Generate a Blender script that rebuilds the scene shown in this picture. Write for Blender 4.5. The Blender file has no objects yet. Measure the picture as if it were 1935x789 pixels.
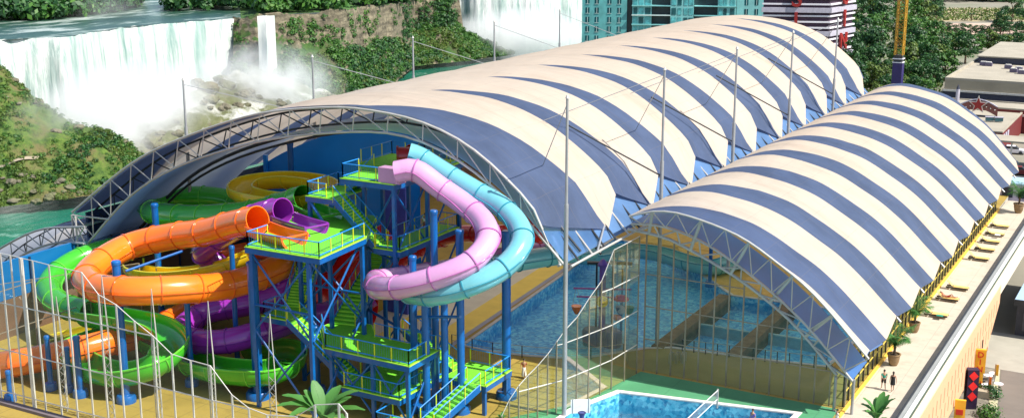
import bpy, bmesh, math, random
from mathutils import Vector, Matrix, noise
from mathutils.geometry import tessellate_polygon
R = math.radians
random.seed(7)
sc = bpy.context.scene
COL = sc.collection

# ------------------------------------------------------------------ camera, sky, sun, exposure
FPX = 2383.0; CH = 38.7; YAW = R(29.1); PIT = math.atan(574.5 / FPX)
cd = bpy.data.cameras.new('camera'); cam = bpy.data.objects.new('camera', cd); COL.objects.link(cam)
cam.location = (0, 0, CH); cam.rotation_euler = (math.pi/2 - PIT, 0, YAW)
cd.sensor_width = 36; cd.lens = 36 * FPX / 1935; cd.clip_start = 1; cd.clip_end = 8000
sc.camera = cam
w = bpy.data.worlds.new('World'); sc.world = w; w.use_nodes = True
SUN_EL = R(50); SUN_DIR = Vector((1.0, 0.05, 0)).normalized()
nt = w.node_tree; bg = nt.nodes['Background']
sky = nt.nodes.new('ShaderNodeTexSky'); sky.sky_type = 'NISHITA'; sky.sun_disc = False
sky.sun_elevation = SUN_EL; sky.sun_rotation = math.atan2(SUN_DIR.x, SUN_DIR.y)
nt.links.new(sky.outputs[0], bg.inputs[0]); bg.inputs[1].default_value = 0.12
sd = bpy.data.lights.new('sun', 'SUN'); so = bpy.data.objects.new('sun', sd); COL.objects.link(so)
sd.energy = 4.9; sd.angle = R(0.5); sd.color = (1, 0.95, 0.86)
dv = Vector((SUN_DIR.x*math.cos(SUN_EL), SUN_DIR.y*math.cos(SUN_EL), math.sin(SUN_EL)))
so.rotation_euler = dv.to_track_quat('Z', 'Y').to_euler(); so.location = (0, 0, 200)
sc.view_settings.view_transform = 'Standard'; sc.view_settings.look = 'None'
sc.view_settings.exposure = 0.62; sc.view_settings.gamma = 1
try: sc.view_settings.use_curve_mapping = False
except Exception: pass
sc.render.engine = 'CYCLES'
sc.cycles.max_bounces = 10; sc.cycles.transparent_max_bounces = 24; sc.cycles.volume_bounces = 6
sc.cycles.use_denoising = True
sc.cycles.volume_step_rate = 2.0; sc.cycles.volume_max_steps = 128

# ------------------------------------------------------------------ photograph-to-place helpers (survey of the real positions)
def ray(px, py):
    u = (px-967.5)/FPX; v = (394.5-py)/FPX
    cp, sp, cy, sy = math.cos(PIT), math.sin(PIT), math.cos(YAW), math.sin(YAW)
    return Vector((-sy*cp, cy*cp, -sp)) + Vector((cy, sy, 0))*u + Vector((-sy*sp, cy*sp, cp))*v
C0 = Vector((0, 0, CH))
def PZ(px, py, z): d = ray(px, py); return C0 + d*((z-CH)/d.z)
def PY(px, py, y): d = ray(px, py); return C0 + d*(y/d.y)
def PX(px, py, x): d = ray(px, py); return C0 + d*(x/d.x)
def PD(px, py, D): return C0 + ray(px, py)*D

# ------------------------------------------------------------------ materials
MATS = {}
def nodes(name):
    m = bpy.data.materials.new(name); m.use_nodes = True; nt = m.node_tree
    return m, nt, nt.nodes['Principled BSDF'], nt.nodes['Material Output']
def N(nt, t, **kw):
    n = nt.nodes.new(t)
    for k, v in kw.items(): setattr(n, k, v)
    return n
def ramp(nt, src, stops, interp='LINEAR'):
    r = nt.nodes.new('ShaderNodeValToRGB'); r.color_ramp.interpolation = interp
    e = r.color_ramp.elements
    while len(e) < len(stops): e.new(0.5)
    for i, (p, c) in enumerate(stops):
        e[i].position = p; e[i].color = tuple(c)+(1,) if len(c) == 3 else c
    nt.links.new(src, r.inputs[0]); return r.outputs[0]
def tex(nt, kind='NOISE', scale=1.0, detail=4, rough=0.55, coord='Object', stretch=(1,1,1), vfeat=None):
    tc = N(nt, 'ShaderNodeTexCoord') if coord != 'World' else N(nt, 'ShaderNodeNewGeometry')
    mp = N(nt, 'ShaderNodeMapping'); mp.inputs['Scale'].default_value = stretch
    nt.links.new(tc.outputs['Position' if coord == 'World' else coord], mp.inputs['Vector'])
    if kind == 'NOISE':
        n = N(nt, 'ShaderNodeTexNoise'); n.inputs['Detail'].default_value = detail; n.inputs['Roughness'].default_value = rough
    elif kind == 'VORONOI':
        n = N(nt, 'ShaderNodeTexVoronoi')
        if vfeat: n.feature = vfeat
    n.inputs['Scale'].default_value = scale
    nt.links.new(mp.outputs[0], n.inputs['Vector']); return n
def mix(nt, a, b, f, blend='MIX'):
    m = N(nt, 'ShaderNodeMix', data_type='RGBA', blend_type=blend)
    for sock, v in ((m.inputs[0], f), (m.inputs[6], a), (m.inputs[7], b)):
        if hasattr(v, 'links') or hasattr(v, 'is_output'): nt.links.new(v, sock)
        else: sock.default_value = (tuple(v)+(1,)) if isinstance(v, (tuple, list)) and len(v) == 3 else v
    return m.outputs[2]
def math_(nt, op, a, b=0.0, c=None):
    m = N(nt, 'ShaderNodeMath', operation=op)
    for i, v in enumerate((a, b) if c is None else (a, b, c)):
        if hasattr(v, 'is_output'): nt.links.new(v, m.inputs[i])
        else: m.inputs[i].default_value = v
    return m.outputs[0]
def bump(nt, p, h, strength=0.3, dist=0.1):
    b = N(nt, 'ShaderNodeBump'); b.inputs['Strength'].default_value = strength; b.inputs['Distance'].default_value = dist
    nt.links.new(h, b.inputs['Height']); nt.links.new(b.outputs[0], p.inputs['Normal'])
def mat(name, col, rough=0.6, metal=0.0, var=0.15, scale=1.5, bmp=0.0, bscale=None, coat=0.0, bdist=0.05, dirt=None):
    if name in MATS: return MATS[name]
    m, nt, p, o = nodes(name)
    n = tex(nt, scale=scale, coord='World')
    lo = tuple(c*(1-var) for c in col); hi = tuple(min(1, c*(1+var)) for c in col)
    c = ramp(nt, n.outputs[0], [(0.3, lo), (0.7, hi)])
    if dirt:
        n3 = tex(nt, scale=dirt[1], coord='World', detail=8, rough=0.7)
        f = ramp(nt, n3.outputs[0], [(0.48, (0,0,0)), (0.72, (1,1,1))])
        f = math_(nt, 'MULTIPLY', f, dirt[2]); c = mix(nt, c, dirt[0], f)
    nt.links.new(c, p.inputs['Base Color'])
    p.inputs['Roughness'].default_value = rough; p.inputs['Metallic'].default_value = metal
    if coat: p.inputs['Coat Weight'].default_value = coat; p.inputs['Coat Roughness'].default_value = 0.08
    if bmp:
        n2 = tex(nt, scale=bscale or scale*4, coord='World'); bump(nt, p, n2.outputs[0], bmp, bdist)
    MATS[name] = m; return m

M = {}
M['white_steel'] = mat('white_steel', (0.50, 0.48, 0.44), 0.45, 0.2, 0.12, 0.8)
M['grey_steel'] = mat('grey_steel', (0.36, 0.37, 0.38), 0.42, 0.4, 0.15, 0.7)
M['mullion'] = mat('mullion_metal', (0.30, 0.25, 0.18), 0.5, 0.3, 0.2, 0.9)
M['mullion_pale'] = mat('mullion_pale_metal', (0.66, 0.64, 0.6), 0.45, 0.2, 0.15, 0.9)
M['dark_steel'] = mat('dark_steel', (0.05, 0.055, 0.06), 0.5, 0.4, 0.2, 1)
M['blue_steel'] = mat('blue_painted_steel', (0.002, 0.105, 0.36), 0.35, 0.0, 0.15, 1.2, coat=0.3, dirt=((0.01,0.06,0.2), 0.9, 0.4))
M['blue_rail'] = mat('blue_rail_paint', (0.02, 0.25, 0.75), 0.4, 0, 0.1, 1)
M['yellow_post'] = mat('yellow_post_paint', (0.72, 0.72, 0.03), 0.45, 0, 0.1, 1)
M['green_deck'] = mat('green_deck_grating', (0.15, 0.56, 0.025), 0.7, 0, 0.25, 9, bmp=0.3, bscale=30, bdist=0.02)
M['green_edge'] = mat('green_edge_paint', (0.45, 0.85, 0.06), 0.5, 0, 0.1, 2)
def plastic(name, col): return mat(name, col, 0.22, 0, 0.09, 0.35, coat=0.6, dirt=(tuple(c*0.55 for c in col), 0.7, 0.35))
M['orange'] = plastic('orange_fibreglass', (0.92, 0.20, 0.012))
M['orange_rim'] = plastic('orange_flange', (0.75, 0.12, 0.01))
M['green'] = plastic('green_fibreglass', (0.05, 0.42, 0.022))
M['green_rim'] = plastic('green_flange', (0.12, 0.55, 0.04))
M['purple'] = plastic('purple_fibreglass', (0.33, 0.035, 0.42))
M['purple_rim'] = plastic('purple_flange', (0.22, 0.02, 0.32))
M['yellow'] = plastic('yellow_fibreglass', (0.88, 0.60, 0.012))
M['yellow_rim'] = plastic('yellow_flange', (0.8, 0.66, 0.03))
M['pink'] = plastic('pink_fibreglass', (0.66, 0.33, 0.58))
M['pink_rim'] = plastic('pink_flange', (0.42, 0.13, 0.36))
M['aqua'] = plastic('aqua_fibreglass', (0.16, 0.47, 0.53))
M['aqua_rim'] = plastic('aqua_flange', (0.03, 0.25, 0.34))
M['red'] = plastic('red_fibreglass', (0.66, 0.015, 0.012))
M['red_rim'] = plastic('red_flange', (0.45, 0.01, 0.01))
M['concrete'] = mat('concrete', (0.42, 0.40, 0.36), 0.85, 0, 0.15, 0.5, bmp=0.2, bscale=6, dirt=((0.2,0.18,0.15), 0.2, 0.5))
M['cream_wall'] = mat('cream_render', (0.68, 0.58, 0.44), 0.85, 0, 0.08, 0.3, dirt=((0.4,0.33,0.24), 0.3, 0.4))
M['skin'] = mat('skin', (0.45, 0.24, 0.15), 0.6, 0, 0.05, 4)
M['hair'] = mat('dark_hair', (0.03, 0.02, 0.015), 0.6, 0, 0.2, 20)

def joints(m, sx, sy, wd, dark):
    nt = m.node_tree; p = nt.nodes['Principled BSDF']; src = p.inputs['Base Color'].links[0].from_socket
    g = N(nt, 'ShaderNodeNewGeometry'); sp = N(nt, 'ShaderNodeSeparateXYZ'); nt.links.new(g.outputs['Position'], sp.inputs[0])
    f = None
    for ax, s_ in ((0, sx), (1, sy)):
        l = math_(nt, 'LESS_THAN', math_(nt, 'FRACT', math_(nt, 'DIVIDE', sp.outputs[ax], s_)), wd/s_); f = l if f is None else math_(nt, 'MAXIMUM', f, l)
    w_ = tex(nt, scale=0.6, coord='World', detail=9, rough=0.75); wf = ramp(nt, w_.outputs[0], [(0.50, (0,0,0)), (0.66, (0.35,0.35,0.35))])
    c = mix(nt, src, mix(nt, src, (0.5, 0.48, 0.45), 1.0, 'MULTIPLY'), wf)
    c = mix(nt, c, dark, math_(nt, 'MULTIPLY', f, 0.55)); nt.links.new(c, p.inputs['Base Color'])
def membrane(name, white, blue, kind, LEFT0=0.45, tl=0.38):
    """striped fabric: UV.x = position across the arch (-1 left .. 0 crest .. 1 right eave), UV.y = metres along the hall"""
    m, nt, p, o = nodes(name)
    uv = N(nt, 'ShaderNodeUVMap'); sep = N(nt, 'ShaderNodeSeparateXYZ'); nt.links.new(uv.outputs[0], sep.inputs[0])
    s, y = sep.outputs[0], sep.outputs[1]
    if kind == 'main':
        t = math_(nt, 'MAXIMUM', s, 0.0)
        y0 = math_(nt, 'MULTIPLY_ADD', t, 2.6, 84.5)
        P = math_(nt, 'MULTIPLY_ADD', t, -0.85, 10.2)
        a = math_(nt, 'ABSOLUTE', s)
        right = math_(nt, 'MULTIPLY', math_(nt, 'POWER', t, 0.85), 0.5)
        left = math_(nt, 'MULTIPLY', math_(nt, 'MAXIMUM', math_(nt, 'SUBTRACT', math_(nt, 'MULTIPLY', s, -1.0), LEFT0), 0.0), 1.1)
        wd = math_(nt, 'MINIMUM', math_(nt, 'MAXIMUM', right, left), 0.5)
    else:
        y0 = math_(nt, 'MULTIPLY_ADD', s, 2.6, 90.6); P = math_(nt, 'ADD', math_(nt, 'MULTIPLY', s, 0.0), 9.25)
        wd = math_(nt, 'MULTIPLY_ADD', math_(nt, 'POWER', math_(nt, 'MINIMUM', math_(nt, 'MULTIPLY', s, 3.0), 1.0), 0.6), 0.33, 0.12)
        wd = math_(nt, 'MINIMUM', wd, 0.45)
    v = math_(nt, 'DIVIDE', math_(nt, 'SUBTRACT', y, y0), P)
    fr = math_(nt, 'FRACT', v)
    isb = math_(nt, 'LESS_THAN', fr, wd)
    if kind == 'main': isb = math_(nt, 'MAXIMUM', isb, math_(nt, 'LESS_THAN', v, 0.0))
    # fabric weathering and the fine seams of the panels
    n = tex(nt, scale=0.35, coord='World', detail=6)
    wv = ramp(nt, n.outputs[0], [(0.3, tuple(c*0.93 for c in white)), (0.7, white)])
    bv = ramp(nt, n.outputs[0], [(0.3, tuple(c*0.82 for c in blue)), (0.7, tuple(c*1.12 for c in blue))])
    seam = math_(nt, 'LESS_THAN', math_(nt, 'FRACT', math_(nt, 'DIVIDE', y, 2.32)), 0.018)
    seam2 = math_(nt, 'LESS_THAN', math_(nt, 'FRACT', math_(nt, 'MULTIPLY', s, 7.0)), 0.008)
    seams = math_(nt, 'MULTIPLY', math_(nt, 'MAXIMUM', seam, seam2), 0.4)
    c = mix(nt, wv, bv, isb)
    st = tex(nt, scale=0.09, coord='World', detail=9, rough=0.75, stretch=(0.5, 2.2, 0.5)); sf = ramp(nt, st.outputs[0], [(0.50, (0,0,0)), (0.68, (0.30,0.30,0.30))])
    c = mix(nt, c, mix(nt, c, (0.55, 0.46, 0.38), 1.0, 'MULTIPLY'), sf)
    c = mix(nt, c, (0.25, 0.22, 0.2), seams)
    nt.links.new(c, p.inputs['Base Color']); p.inputs['Roughness'].default_value = 0.62
    n2 = tex(nt, scale=0.5, coord='World', detail=3, stretch=(1, 0.5, 1)); n3 = tex(nt, scale=2.2, coord='World', detail=4)
    h = math_(nt, 'ADD', n2.outputs[0], math_(nt, 'MULTIPLY', n3.outputs[0], 0.15)); bump(nt, p, h, 0.6, 0.22)
    tr = N(nt, 'ShaderNodeBsdfTranslucent'); nt.links.new(mix(nt, c, (0.9, 0.88, 0.84), 0.55) if tl > 0.6 else c, tr.inputs[0])
    mx = N(nt, 'ShaderNodeMixShader'); mx.inputs[0].default_value = tl
    nt.links.new(p.outputs[0], mx.inputs[1]); nt.links.new(tr.outputs[0], mx.inputs[2]); nt.links.new(mx.outputs[0], o.inputs[0])
    return m
M['membrane'] = membrane('striped_membrane', (0.80, 0.67, 0.54), (0.098, 0.14, 0.255), 'main', 0.45, 0.45)
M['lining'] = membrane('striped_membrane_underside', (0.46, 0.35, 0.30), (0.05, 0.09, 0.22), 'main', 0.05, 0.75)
M['membrane2'] = membrane('striped_side_membrane', (0.80, 0.67, 0.54), (0.098, 0.14, 0.255), 'side', 0.45, 0.45)
M['valley_skin'] = mat('valley_membrane', (0.07, 0.15, 0.30), 0.5, 0, 0.2, 0.3, bmp=0.2)
M['inner_skin'] = mat('inner_blue_membrane', (0.08, 0.24, 0.64), 0.4, 0, 0.18, 0.25, bmp=0.2, bscale=1.5)
def add_translucent(m, col, f):
    nt = m.node_tree; p = nt.nodes['Principled BSDF']; o = nt.nodes['Material Output']
    tr = N(nt, 'ShaderNodeBsdfTranslucent'); tr.inputs[0].default_value = tuple(col)+(1,)
    mx = N(nt, 'ShaderNodeMixShader'); mx.inputs[0].default_value = f
    nt.links.new(p.outputs[0], mx.inputs[1]); nt.links.new(tr.outputs[0], mx.inputs[2]); nt.links.new(mx.outputs[0], o.inputs[0])
add_translucent(M['inner_skin'], (0.62, 0.78, 1.0), 0.68)
M['side_inner'] = mat('side_inner_blue', (0.05, 0.15, 0.40), 0.35, 0, 0.2, 0.25)
add_translucent(M['side_inner'], (0.3, 0.5, 0.9), 0.3)

def glass(name, tint, opac, refl=1.0):
    m, nt, p, o = nodes(name); nt.nodes.remove(p)
    t = N(nt, 'ShaderNodeBsdfTransparent'); t.inputs[0].default_value = tuple(tint)+(1,)
    g = N(nt, 'ShaderNodeBsdfGlossy'); g.inputs['Roughness'].default_value = 0.03
    d = N(nt, 'ShaderNodeBsdfDiffuse'); d.inputs[0].default_value = (tint[0]*.6, tint[1]*.65, tint[2]*.5, 1)
    fr = N(nt, 'ShaderNodeFresnel'); fr.inputs[0].default_value = 1.45
    m1 = N(nt, 'ShaderNodeMixShader'); nt.links.new(math_(nt, 'MULTIPLY', fr.outputs[0], refl), m1.inputs[0])
    n = tex(nt, scale=0.4, coord='World'); dirt = math_(nt, 'MULTIPLY', n.outputs[0], opac*2)
    m2 = N(nt, 'ShaderNodeMixShader'); nt.links.new(dirt, m2.inputs[0])
    nt.links.new(t.outputs[0], m2.inputs[1]); nt.links.new(d.outputs[0], m2.inputs[2])
    nt.links.new(m2.outputs[0], m1.inputs[1]); nt.links.new(g.outputs[0], m1.inputs[2]); nt.links.new(m1.outputs[0], o.inputs[0])
    return m
M['glass'] = glass('green_tinted_glass', (0.86, 0.94, 0.83), 0.03, 0.4)
M['clear_glass'] = glass('clear_glass', (0.92, 0.96, 0.95), 0.03, 0.5)

def water_sheet(name, tint, scale, strength, stretch=(1,1,1)):
    m, nt, p, o = nodes(name); nt.nodes.remove(p)
    t = N(nt, 'ShaderNodeBsdfTransparent'); t.inputs[0].default_value = tuple(tint)+(1,)
    g = N(nt, 'ShaderNodeBsdfGlossy'); g.inputs['Roughness'].default_value = 0.06
    n = tex(nt, scale=scale, coord='World', detail=5, stretch=stretch)
    b = N(nt, 'ShaderNodeBump'); b.inputs['Strength'].default_value = strength; b.inputs['Distance'].default_value = 0.12
    nt.links.new(n.outputs[0], b.inputs['Height']); nt.links.new(b.outputs[0], g.inputs['Normal'])
    fr = N(nt, 'ShaderNodeFresnel'); fr.inputs[0].default_value = 1.33; nt.links.new(b.outputs[0], fr.inputs['Normal'])
    mx = N(nt, 'ShaderNodeMixShader'); nt.links.new(math_(nt, 'MULTIPLY', fr.outputs[0], 0.35), mx.inputs[0])
    nt.links.new(t.outputs[0], mx.inputs[1]); nt.links.new(g.outputs[0], mx.inputs[2]); nt.links.new(mx.outputs[0], o.inputs[0])
    return m
M['pool_water'] = water_sheet('pool_water', (0.80, 0.95, 0.98), 2.5, 0.6)

def mosaic(name, c1, c2, c3):
    m, nt, p, o = nodes(name)
    v = tex(nt, 'VORONOI', scale=3.4, coord='World'); v2 = tex(nt, scale=0.25, coord='World', detail=3)
    sp = N(nt, 'ShaderNodeSeparateColor'); nt.links.new(v.outputs['Color'], sp.inputs[0])
    c = ramp(nt, sp.outputs[0], [(0.0, c1), (0.45, c2), (0.9, c3)])
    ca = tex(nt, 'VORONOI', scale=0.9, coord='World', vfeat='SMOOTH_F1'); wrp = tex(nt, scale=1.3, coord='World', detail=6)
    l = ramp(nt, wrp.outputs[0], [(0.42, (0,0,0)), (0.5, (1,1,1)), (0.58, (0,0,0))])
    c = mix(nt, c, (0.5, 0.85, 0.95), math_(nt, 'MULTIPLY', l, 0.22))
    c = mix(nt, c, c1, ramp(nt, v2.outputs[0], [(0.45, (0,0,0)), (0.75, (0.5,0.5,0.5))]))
    nt.links.new(c, p.inputs['Base Color']); p.inputs['Roughness'].default_value = 0.4
    return m
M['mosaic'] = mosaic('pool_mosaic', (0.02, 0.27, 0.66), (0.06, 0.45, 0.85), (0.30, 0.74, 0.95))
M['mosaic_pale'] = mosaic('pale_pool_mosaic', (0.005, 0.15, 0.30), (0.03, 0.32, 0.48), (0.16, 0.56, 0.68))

def leafmat(name, c1, c2, c3):
    m, nt, p, o = nodes(name)
    g = N(nt, 'ShaderNodeNewGeometry'); n = tex(nt, scale=0.12, coord='World', detail=3)
    f = math_(nt, 'ADD', math_(nt, 'MULTIPLY', g.outputs['Random Per Island'], 0.6), math_(nt, 'MULTIPLY', n.outputs[0], 0.5))
    c = ramp(nt, f, [(0.15, c1), (0.5, c2), (0.95, c3)])
    nt.links.new(c, p.inputs['Base Color']); p.inputs['Roughness'].default_value = 0.55
    tr = N(nt, 'ShaderNodeBsdfTranslucent'); nt.links.new(c, tr.inputs[0])
    mx = N(nt, 'ShaderNodeMixShader'); mx.inputs[0].default_value = 0.25
    nt.links.new(p.outputs[0], mx.inputs[1]); nt.links.new(tr.outputs[0], mx.inputs[2]); nt.links.new(mx.outputs[0], o.inputs[0])
    return m
M['leaf_dark'] = leafmat('dark_leaves', (0.006, 0.030, 0.010), (0.018, 0.085, 0.018), (0.06, 0.17, 0.03))
M['leaf_mid'] = leafmat('mid_green_leaves', (0.012, 0.05, 0.008), (0.035, 0.13, 0.015), (0.11, 0.25, 0.03))
M['leaf_olive'] = leafmat('olive_leaves', (0.025, 0.05, 0.008), (0.075, 0.14, 0.018), (0.18, 0.25, 0.04))
M['leaf_palm'] = leafmat('palm_leaves', (0.015, 0.09, 0.02), (0.05, 0.20, 0.04), (0.16, 0.34, 0.07))
M['bark'] = mat('bark', (0.14, 0.09, 0.055), 0.9, 0, 0.3, 3, bmp=0.5, bscale=10)

# ------------------------------------------------------------------ mesh helpers
class MB:
    def __init__(s): s.v = []; s.f = []; s.uv = None; s.mi = []
    def add(s, vs, fs, mi=0):
        b = len(s.v); s.v += [Vector(v) for v in vs]; s.f += [tuple(b+i for i in f) for f in fs]; s.mi += [mi]*len(fs); return s
    def box(s, c, d, rz=0, mi=0):
        c = Vector(c); x, y, z = d[0]/2, d[1]/2, d[2]/2; ca, sa = math.cos(rz), math.sin(rz)
        vs = [c+Vector((i*x*ca-j*y*sa, i*x*sa+j*y*ca, k*z)) for i in (-1,1) for j in (-1,1) for k in (-1,1)]
        return s.add(vs, [(0,1,3,2),(4,6,7,5),(0,4,5,1),(2,3,7,6),(0,2,6,4),(1,5,7,3)], mi)
    def b2(s, lo, hi, mi=0):
        return s.box([(a+b)/2 for a, b in zip(lo, hi)], [abs(b-a) for a, b in zip(lo, hi)], 0, mi)
    def cyl(s, p, q, r, r2=None, n=8, cap=True, mi=0):
        p, q = Vector(p), Vector(q); r2 = r if r2 is None else r2; d = (q-p)
        if d.length < 1e-6: return s
        d.normalize(); a = d.orthogonal().normalized(); b = d.cross(a)
        if abs(d.z) < 0.98: a = d.cross(Vector((0,0,1))).normalized(); b = a.cross(d)
        vs = []
        for (o, rr) in ((p, r), (q, r2)):
            for i in range(n):
                t = 2*math.pi*(i+0.5)/n; vs.append(o+(a*math.cos(t)+b*math.sin(t))*rr)
        fs = [(i, (i+1)%n, n+(i+1)%n, n+i) for i in range(n)]
        if cap: fs += [tuple(range(n))[::-1], tuple(range(n, 2*n))]
        return s.add(vs, fs, mi)
    def path(s, pts, r, n=6, mi=0):
        for a, b in zip(pts, pts[1:]): s.cyl(a, b, r, n=n, mi=mi)
        return s
    def lathe(s, c, prof, n=20, mi=0):
        c = Vector(c); vs = []
        for (r, z) in prof:
            for i in range(n): t = 2*math.pi*i/n; vs.append(c+Vector((r*math.cos(t), r*math.sin(t), z)))
        fs = [(k*n+i, k*n+(i+1)%n, (k+1)*n+(i+1)%n, (k+1)*n+i) for k in range(len(prof)-1) for i in range(n)]
        fs.append(tuple(range(n))[::-1]); fs.append(tuple(range((len(prof)-1)*n, len(prof)*n)))
        return s.add(vs, fs, mi)
    def prism(s, poly, z0, z1, mi=0):
        n = len(poly); vs = [(x, y, z0) for x, y in poly]+[(x, y, z1) for x, y in poly]
        fs = [(i, (i+1)%n, n+(i+1)%n, n+i) for i in range(n)]+[tuple(range(n))[::-1], tuple(range(n, 2*n))]
        return s.add(vs, fs, mi)
    def ball(s, c, r, n=10, m=7, mi=0):
        c = Vector(c); r = r if hasattr(r, '__len__') else (r, r, r)
        vs = [c+Vector((0, 0, r[2]))]
        for k in range(1, m):
            a = math.pi*k/m
            for i in range(n): t = 2*math.pi*i/n; vs.append(c+Vector((r[0]*math.sin(a)*math.cos(t), r[1]*math.sin(a)*math.sin(t), r[2]*math.cos(a))))
        vs.append(c-Vector((0, 0, r[2]))); e = len(vs)-1
        fs = [(0, 1+i, 1+(i+1)%n) for i in range(n)]
        fs += [(1+k*n+i, 1+(k+1)*n+i, 1+(k+1)*n+(i+1)%n, 1+k*n+(i+1)%n) for k in range(m-2) for i in range(n)]
        fs += [(e, 1+(m-2)*n+(i+1)%n, 1+(m-2)*n+i) for i in range(n)]
        return s.add(vs, fs, mi)
    def build(s, name, m, parent=None, smooth=False, origin=None):
        me = bpy.data.meshes.new(name)
        base = wloc(parent) if parent else (Vector(origin) if origin is not None else Vector((0,0,0)))
        me.from_pydata([v-base for v in s.v], [], s.f)
        for mm in (m if isinstance(m, (list, tuple)) else [m]): me.materials.append(mm)
        if any(s.mi): me.polygons.foreach_set('material_index', s.mi)
        if s.uv:
            l = me.uv_layers.new(name='UVMap')
            for lp in me.loops: l.data[lp.index].uv = s.uv[lp.vertex_index]
        if smooth:
            me.polygons.foreach_set('use_smooth', [True]*len(me.polygons))
            try: me.set_sharp_from_angle(angle=R(40))
            except Exception: pass
        me.update()
        o = bpy.data.objects.new(name, me); COL.objects.link(o)
        if parent: o.parent = parent
        else: o.location = base
        return o
def wloc(o):
    l = Vector((0,0,0))
    while o is not None: l += o.location; o = o.parent
    return l
def tag(o, label=None, cat=None, group=None, kind=None):
    if label: o['label'] = label
    if cat: o['category'] = cat
    if group: o['group'] = group
    if kind: o['kind'] = kind
    return o
def T(name, label, cat, loc, group=None, rz=0):
    o = bpy.data.objects.new(name, None); COL.objects.link(o); o.location = loc; o.rotation_euler = (0, 0, rz)
    o.empty_display_size = 0.3
    return tag(o, label, cat, group)
def S(name, mb, m, label=None, kind='structure', smooth=False):
    o = mb.build(name, m, smooth=smooth); return tag(o, label, None, None, kind)
def kids(o): return [c for c in bpy.data.objects if c.parent == o]
CH_CACHE = {}
def copy_tree(o, parent=None):
    if o not in CH_CACHE: CH_CACHE[o] = list(o.children)
    c = o.copy(); COL.objects.link(c); c.parent = parent
    for ch in CH_CACHE[o]: copy_tree(ch, c)
    return c
def catmull(pts, step=0.5):
    pts = [Vector(p) for p in pts]; out = []
    P = [pts[0]*2-pts[1]]+pts+[pts[-1]*2-pts[-2]]
    for i in range(1, len(P)-2):
        p0, p1, p2, p3 = P[i-1:i+3]; n = max(2, int((p2-p1).length/step))
        for k in range(n):
            t = k/n; out.append(0.5*((2*p1)+(p2-p0)*t+(2*p0-5*p1+4*p2-p3)*t*t+(3*p1-p0-3*p2+p3)*t**3))
    out.append(pts[-1]); return out
def lerp(a, b, t): return a+(b-a)*t
def prof(pts, x):
    for (x0, z0), (x1, z1) in zip(pts, pts[1:]):
        if x <= x1: return lerp(z0, z1, (x-x0)/(x1-x0))
    return pts[-1][1]
def smooth_profile(pts, n):
    c = catmull([(x, 0, z) for x, z in pts], 0.4)
    L = [0]
    for a, b in zip(c, c[1:]): L.append(L[-1]+(b-a).length)
    out = []
    j = 0
    for i in range(n+1):
        d = L[-1]*i/n
        while j < len(L)-2 and L[j+1] < d: j += 1
        t = (d-L[j])/max(1e-6, L[j+1]-L[j]); p = c[j].lerp(c[j+1], t); out.append((p.x, p.z))
    return out

# ================================================================== SETTING: ground, river gorge, far bank
def fbm(x, y, z=0, o=4): return noise.fractal(Vector((x, y, z)), 1.0, 2.0, o)
# city plateau: one sheet with the gorge rim as its left edge, reaching the horizon on the right
rim = [(-97, -60), (-97, 60), (-100, 190), (PZ(1098, 80, -6).x, PZ(1098, 80, -6).y), (PD(1110, 70, 420).x, PD(1110, 70, 420).y), (PD(1420, 70, 430).x, PD(1420, 70, 430).y), (-420, 2600)]
poly = rim+[(2600, 2600), (2600, -60)]
def flat(poly, z, holes=()):
    loops = [[Vector((x, y, z)) for x, y in poly]]+[[Vector((x, y, z)) for x, y in h] for h in holes]
    tri = tessellate_polygon(loops); vs = [v for l in loops for v in l]
    mb = MB(); mb.add(vs, tri); return mb
m, nt, p, o = nodes('city_ground')
n = tex(nt, scale=0.02, coord='World', detail=8); n2 = tex(nt, scale=0.3, coord='World', detail=5)
c = ramp(nt, n.outputs[0], [(0.35, (0.16, 0.15, 0.12)), (0.5, (0.24, 0.22, 0.17)), (0.65, (0.10, 0.14, 0.05))])
c = mix(nt, c, (0.3, 0.28, 0.22), math_(nt, 'MULTIPLY', n2.outputs[0], 0.4))
nt.links.new(c, p.inputs['Base Color']); p.inputs['Roughness'].default_value = 0.95
S('ground', flat(poly, -6.0), m)
# rim cliff under the plateau
mb = MB()
for a, b in zip(rim[:-1], rim[1:]):
    k = len(mb.v); mb.add([(a[0], a[1], -6), (b[0], b[1], -6), (b[0]-12, b[1]-4, -80), (a[0]-12, a[1]-4, -80)], [(0,1,2,3)])
M['rock'] = mat('gorge_rock', (0.20, 0.155, 0.10), 0.95, 0, 0.45, 0.08, bmp=1.0, bscale=0.3, bdist=1.5)
S('gorge_wall', mb, M['rock'])

# river in the gorge
m, nt, p, o = nodes('river_water')
n = tex(nt, scale=0.012, coord='World', detail=6); n2 = tex(nt, scale=0.25, coord='World', detail=6, stretch=(1, 0.5, 1)); 
foam = tex(nt, scale=0.05, coord='World', detail=10, rough=0.75)
c = ramp(nt, n.outputs[0], [(0.35, (0.004, 0.085, 0.05)), (0.65, (0.012, 0.17, 0.11))])
c = mix(nt, c, (0.5, 0.7, 0.62), ramp(nt, foam.outputs[0], [(0.6, (0,0,0)), (0.72, (0.6,0.6,0.6))]))
nt.links.new(c, p.inputs['Base Color']); p.inputs['Roughness'].default_value = 0.22; p.inputs['IOR'].default_value = 1.33
bump(nt, p, n2.outputs[0], 0.6, 0.6)
mb = MB(); mb.add([(-1800, -100, -75), (600, -100, -75), (600, 2600, -75), (-1800, 2600, -75)], [(0,1,2,3)])
S('river', mb, m)

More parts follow.
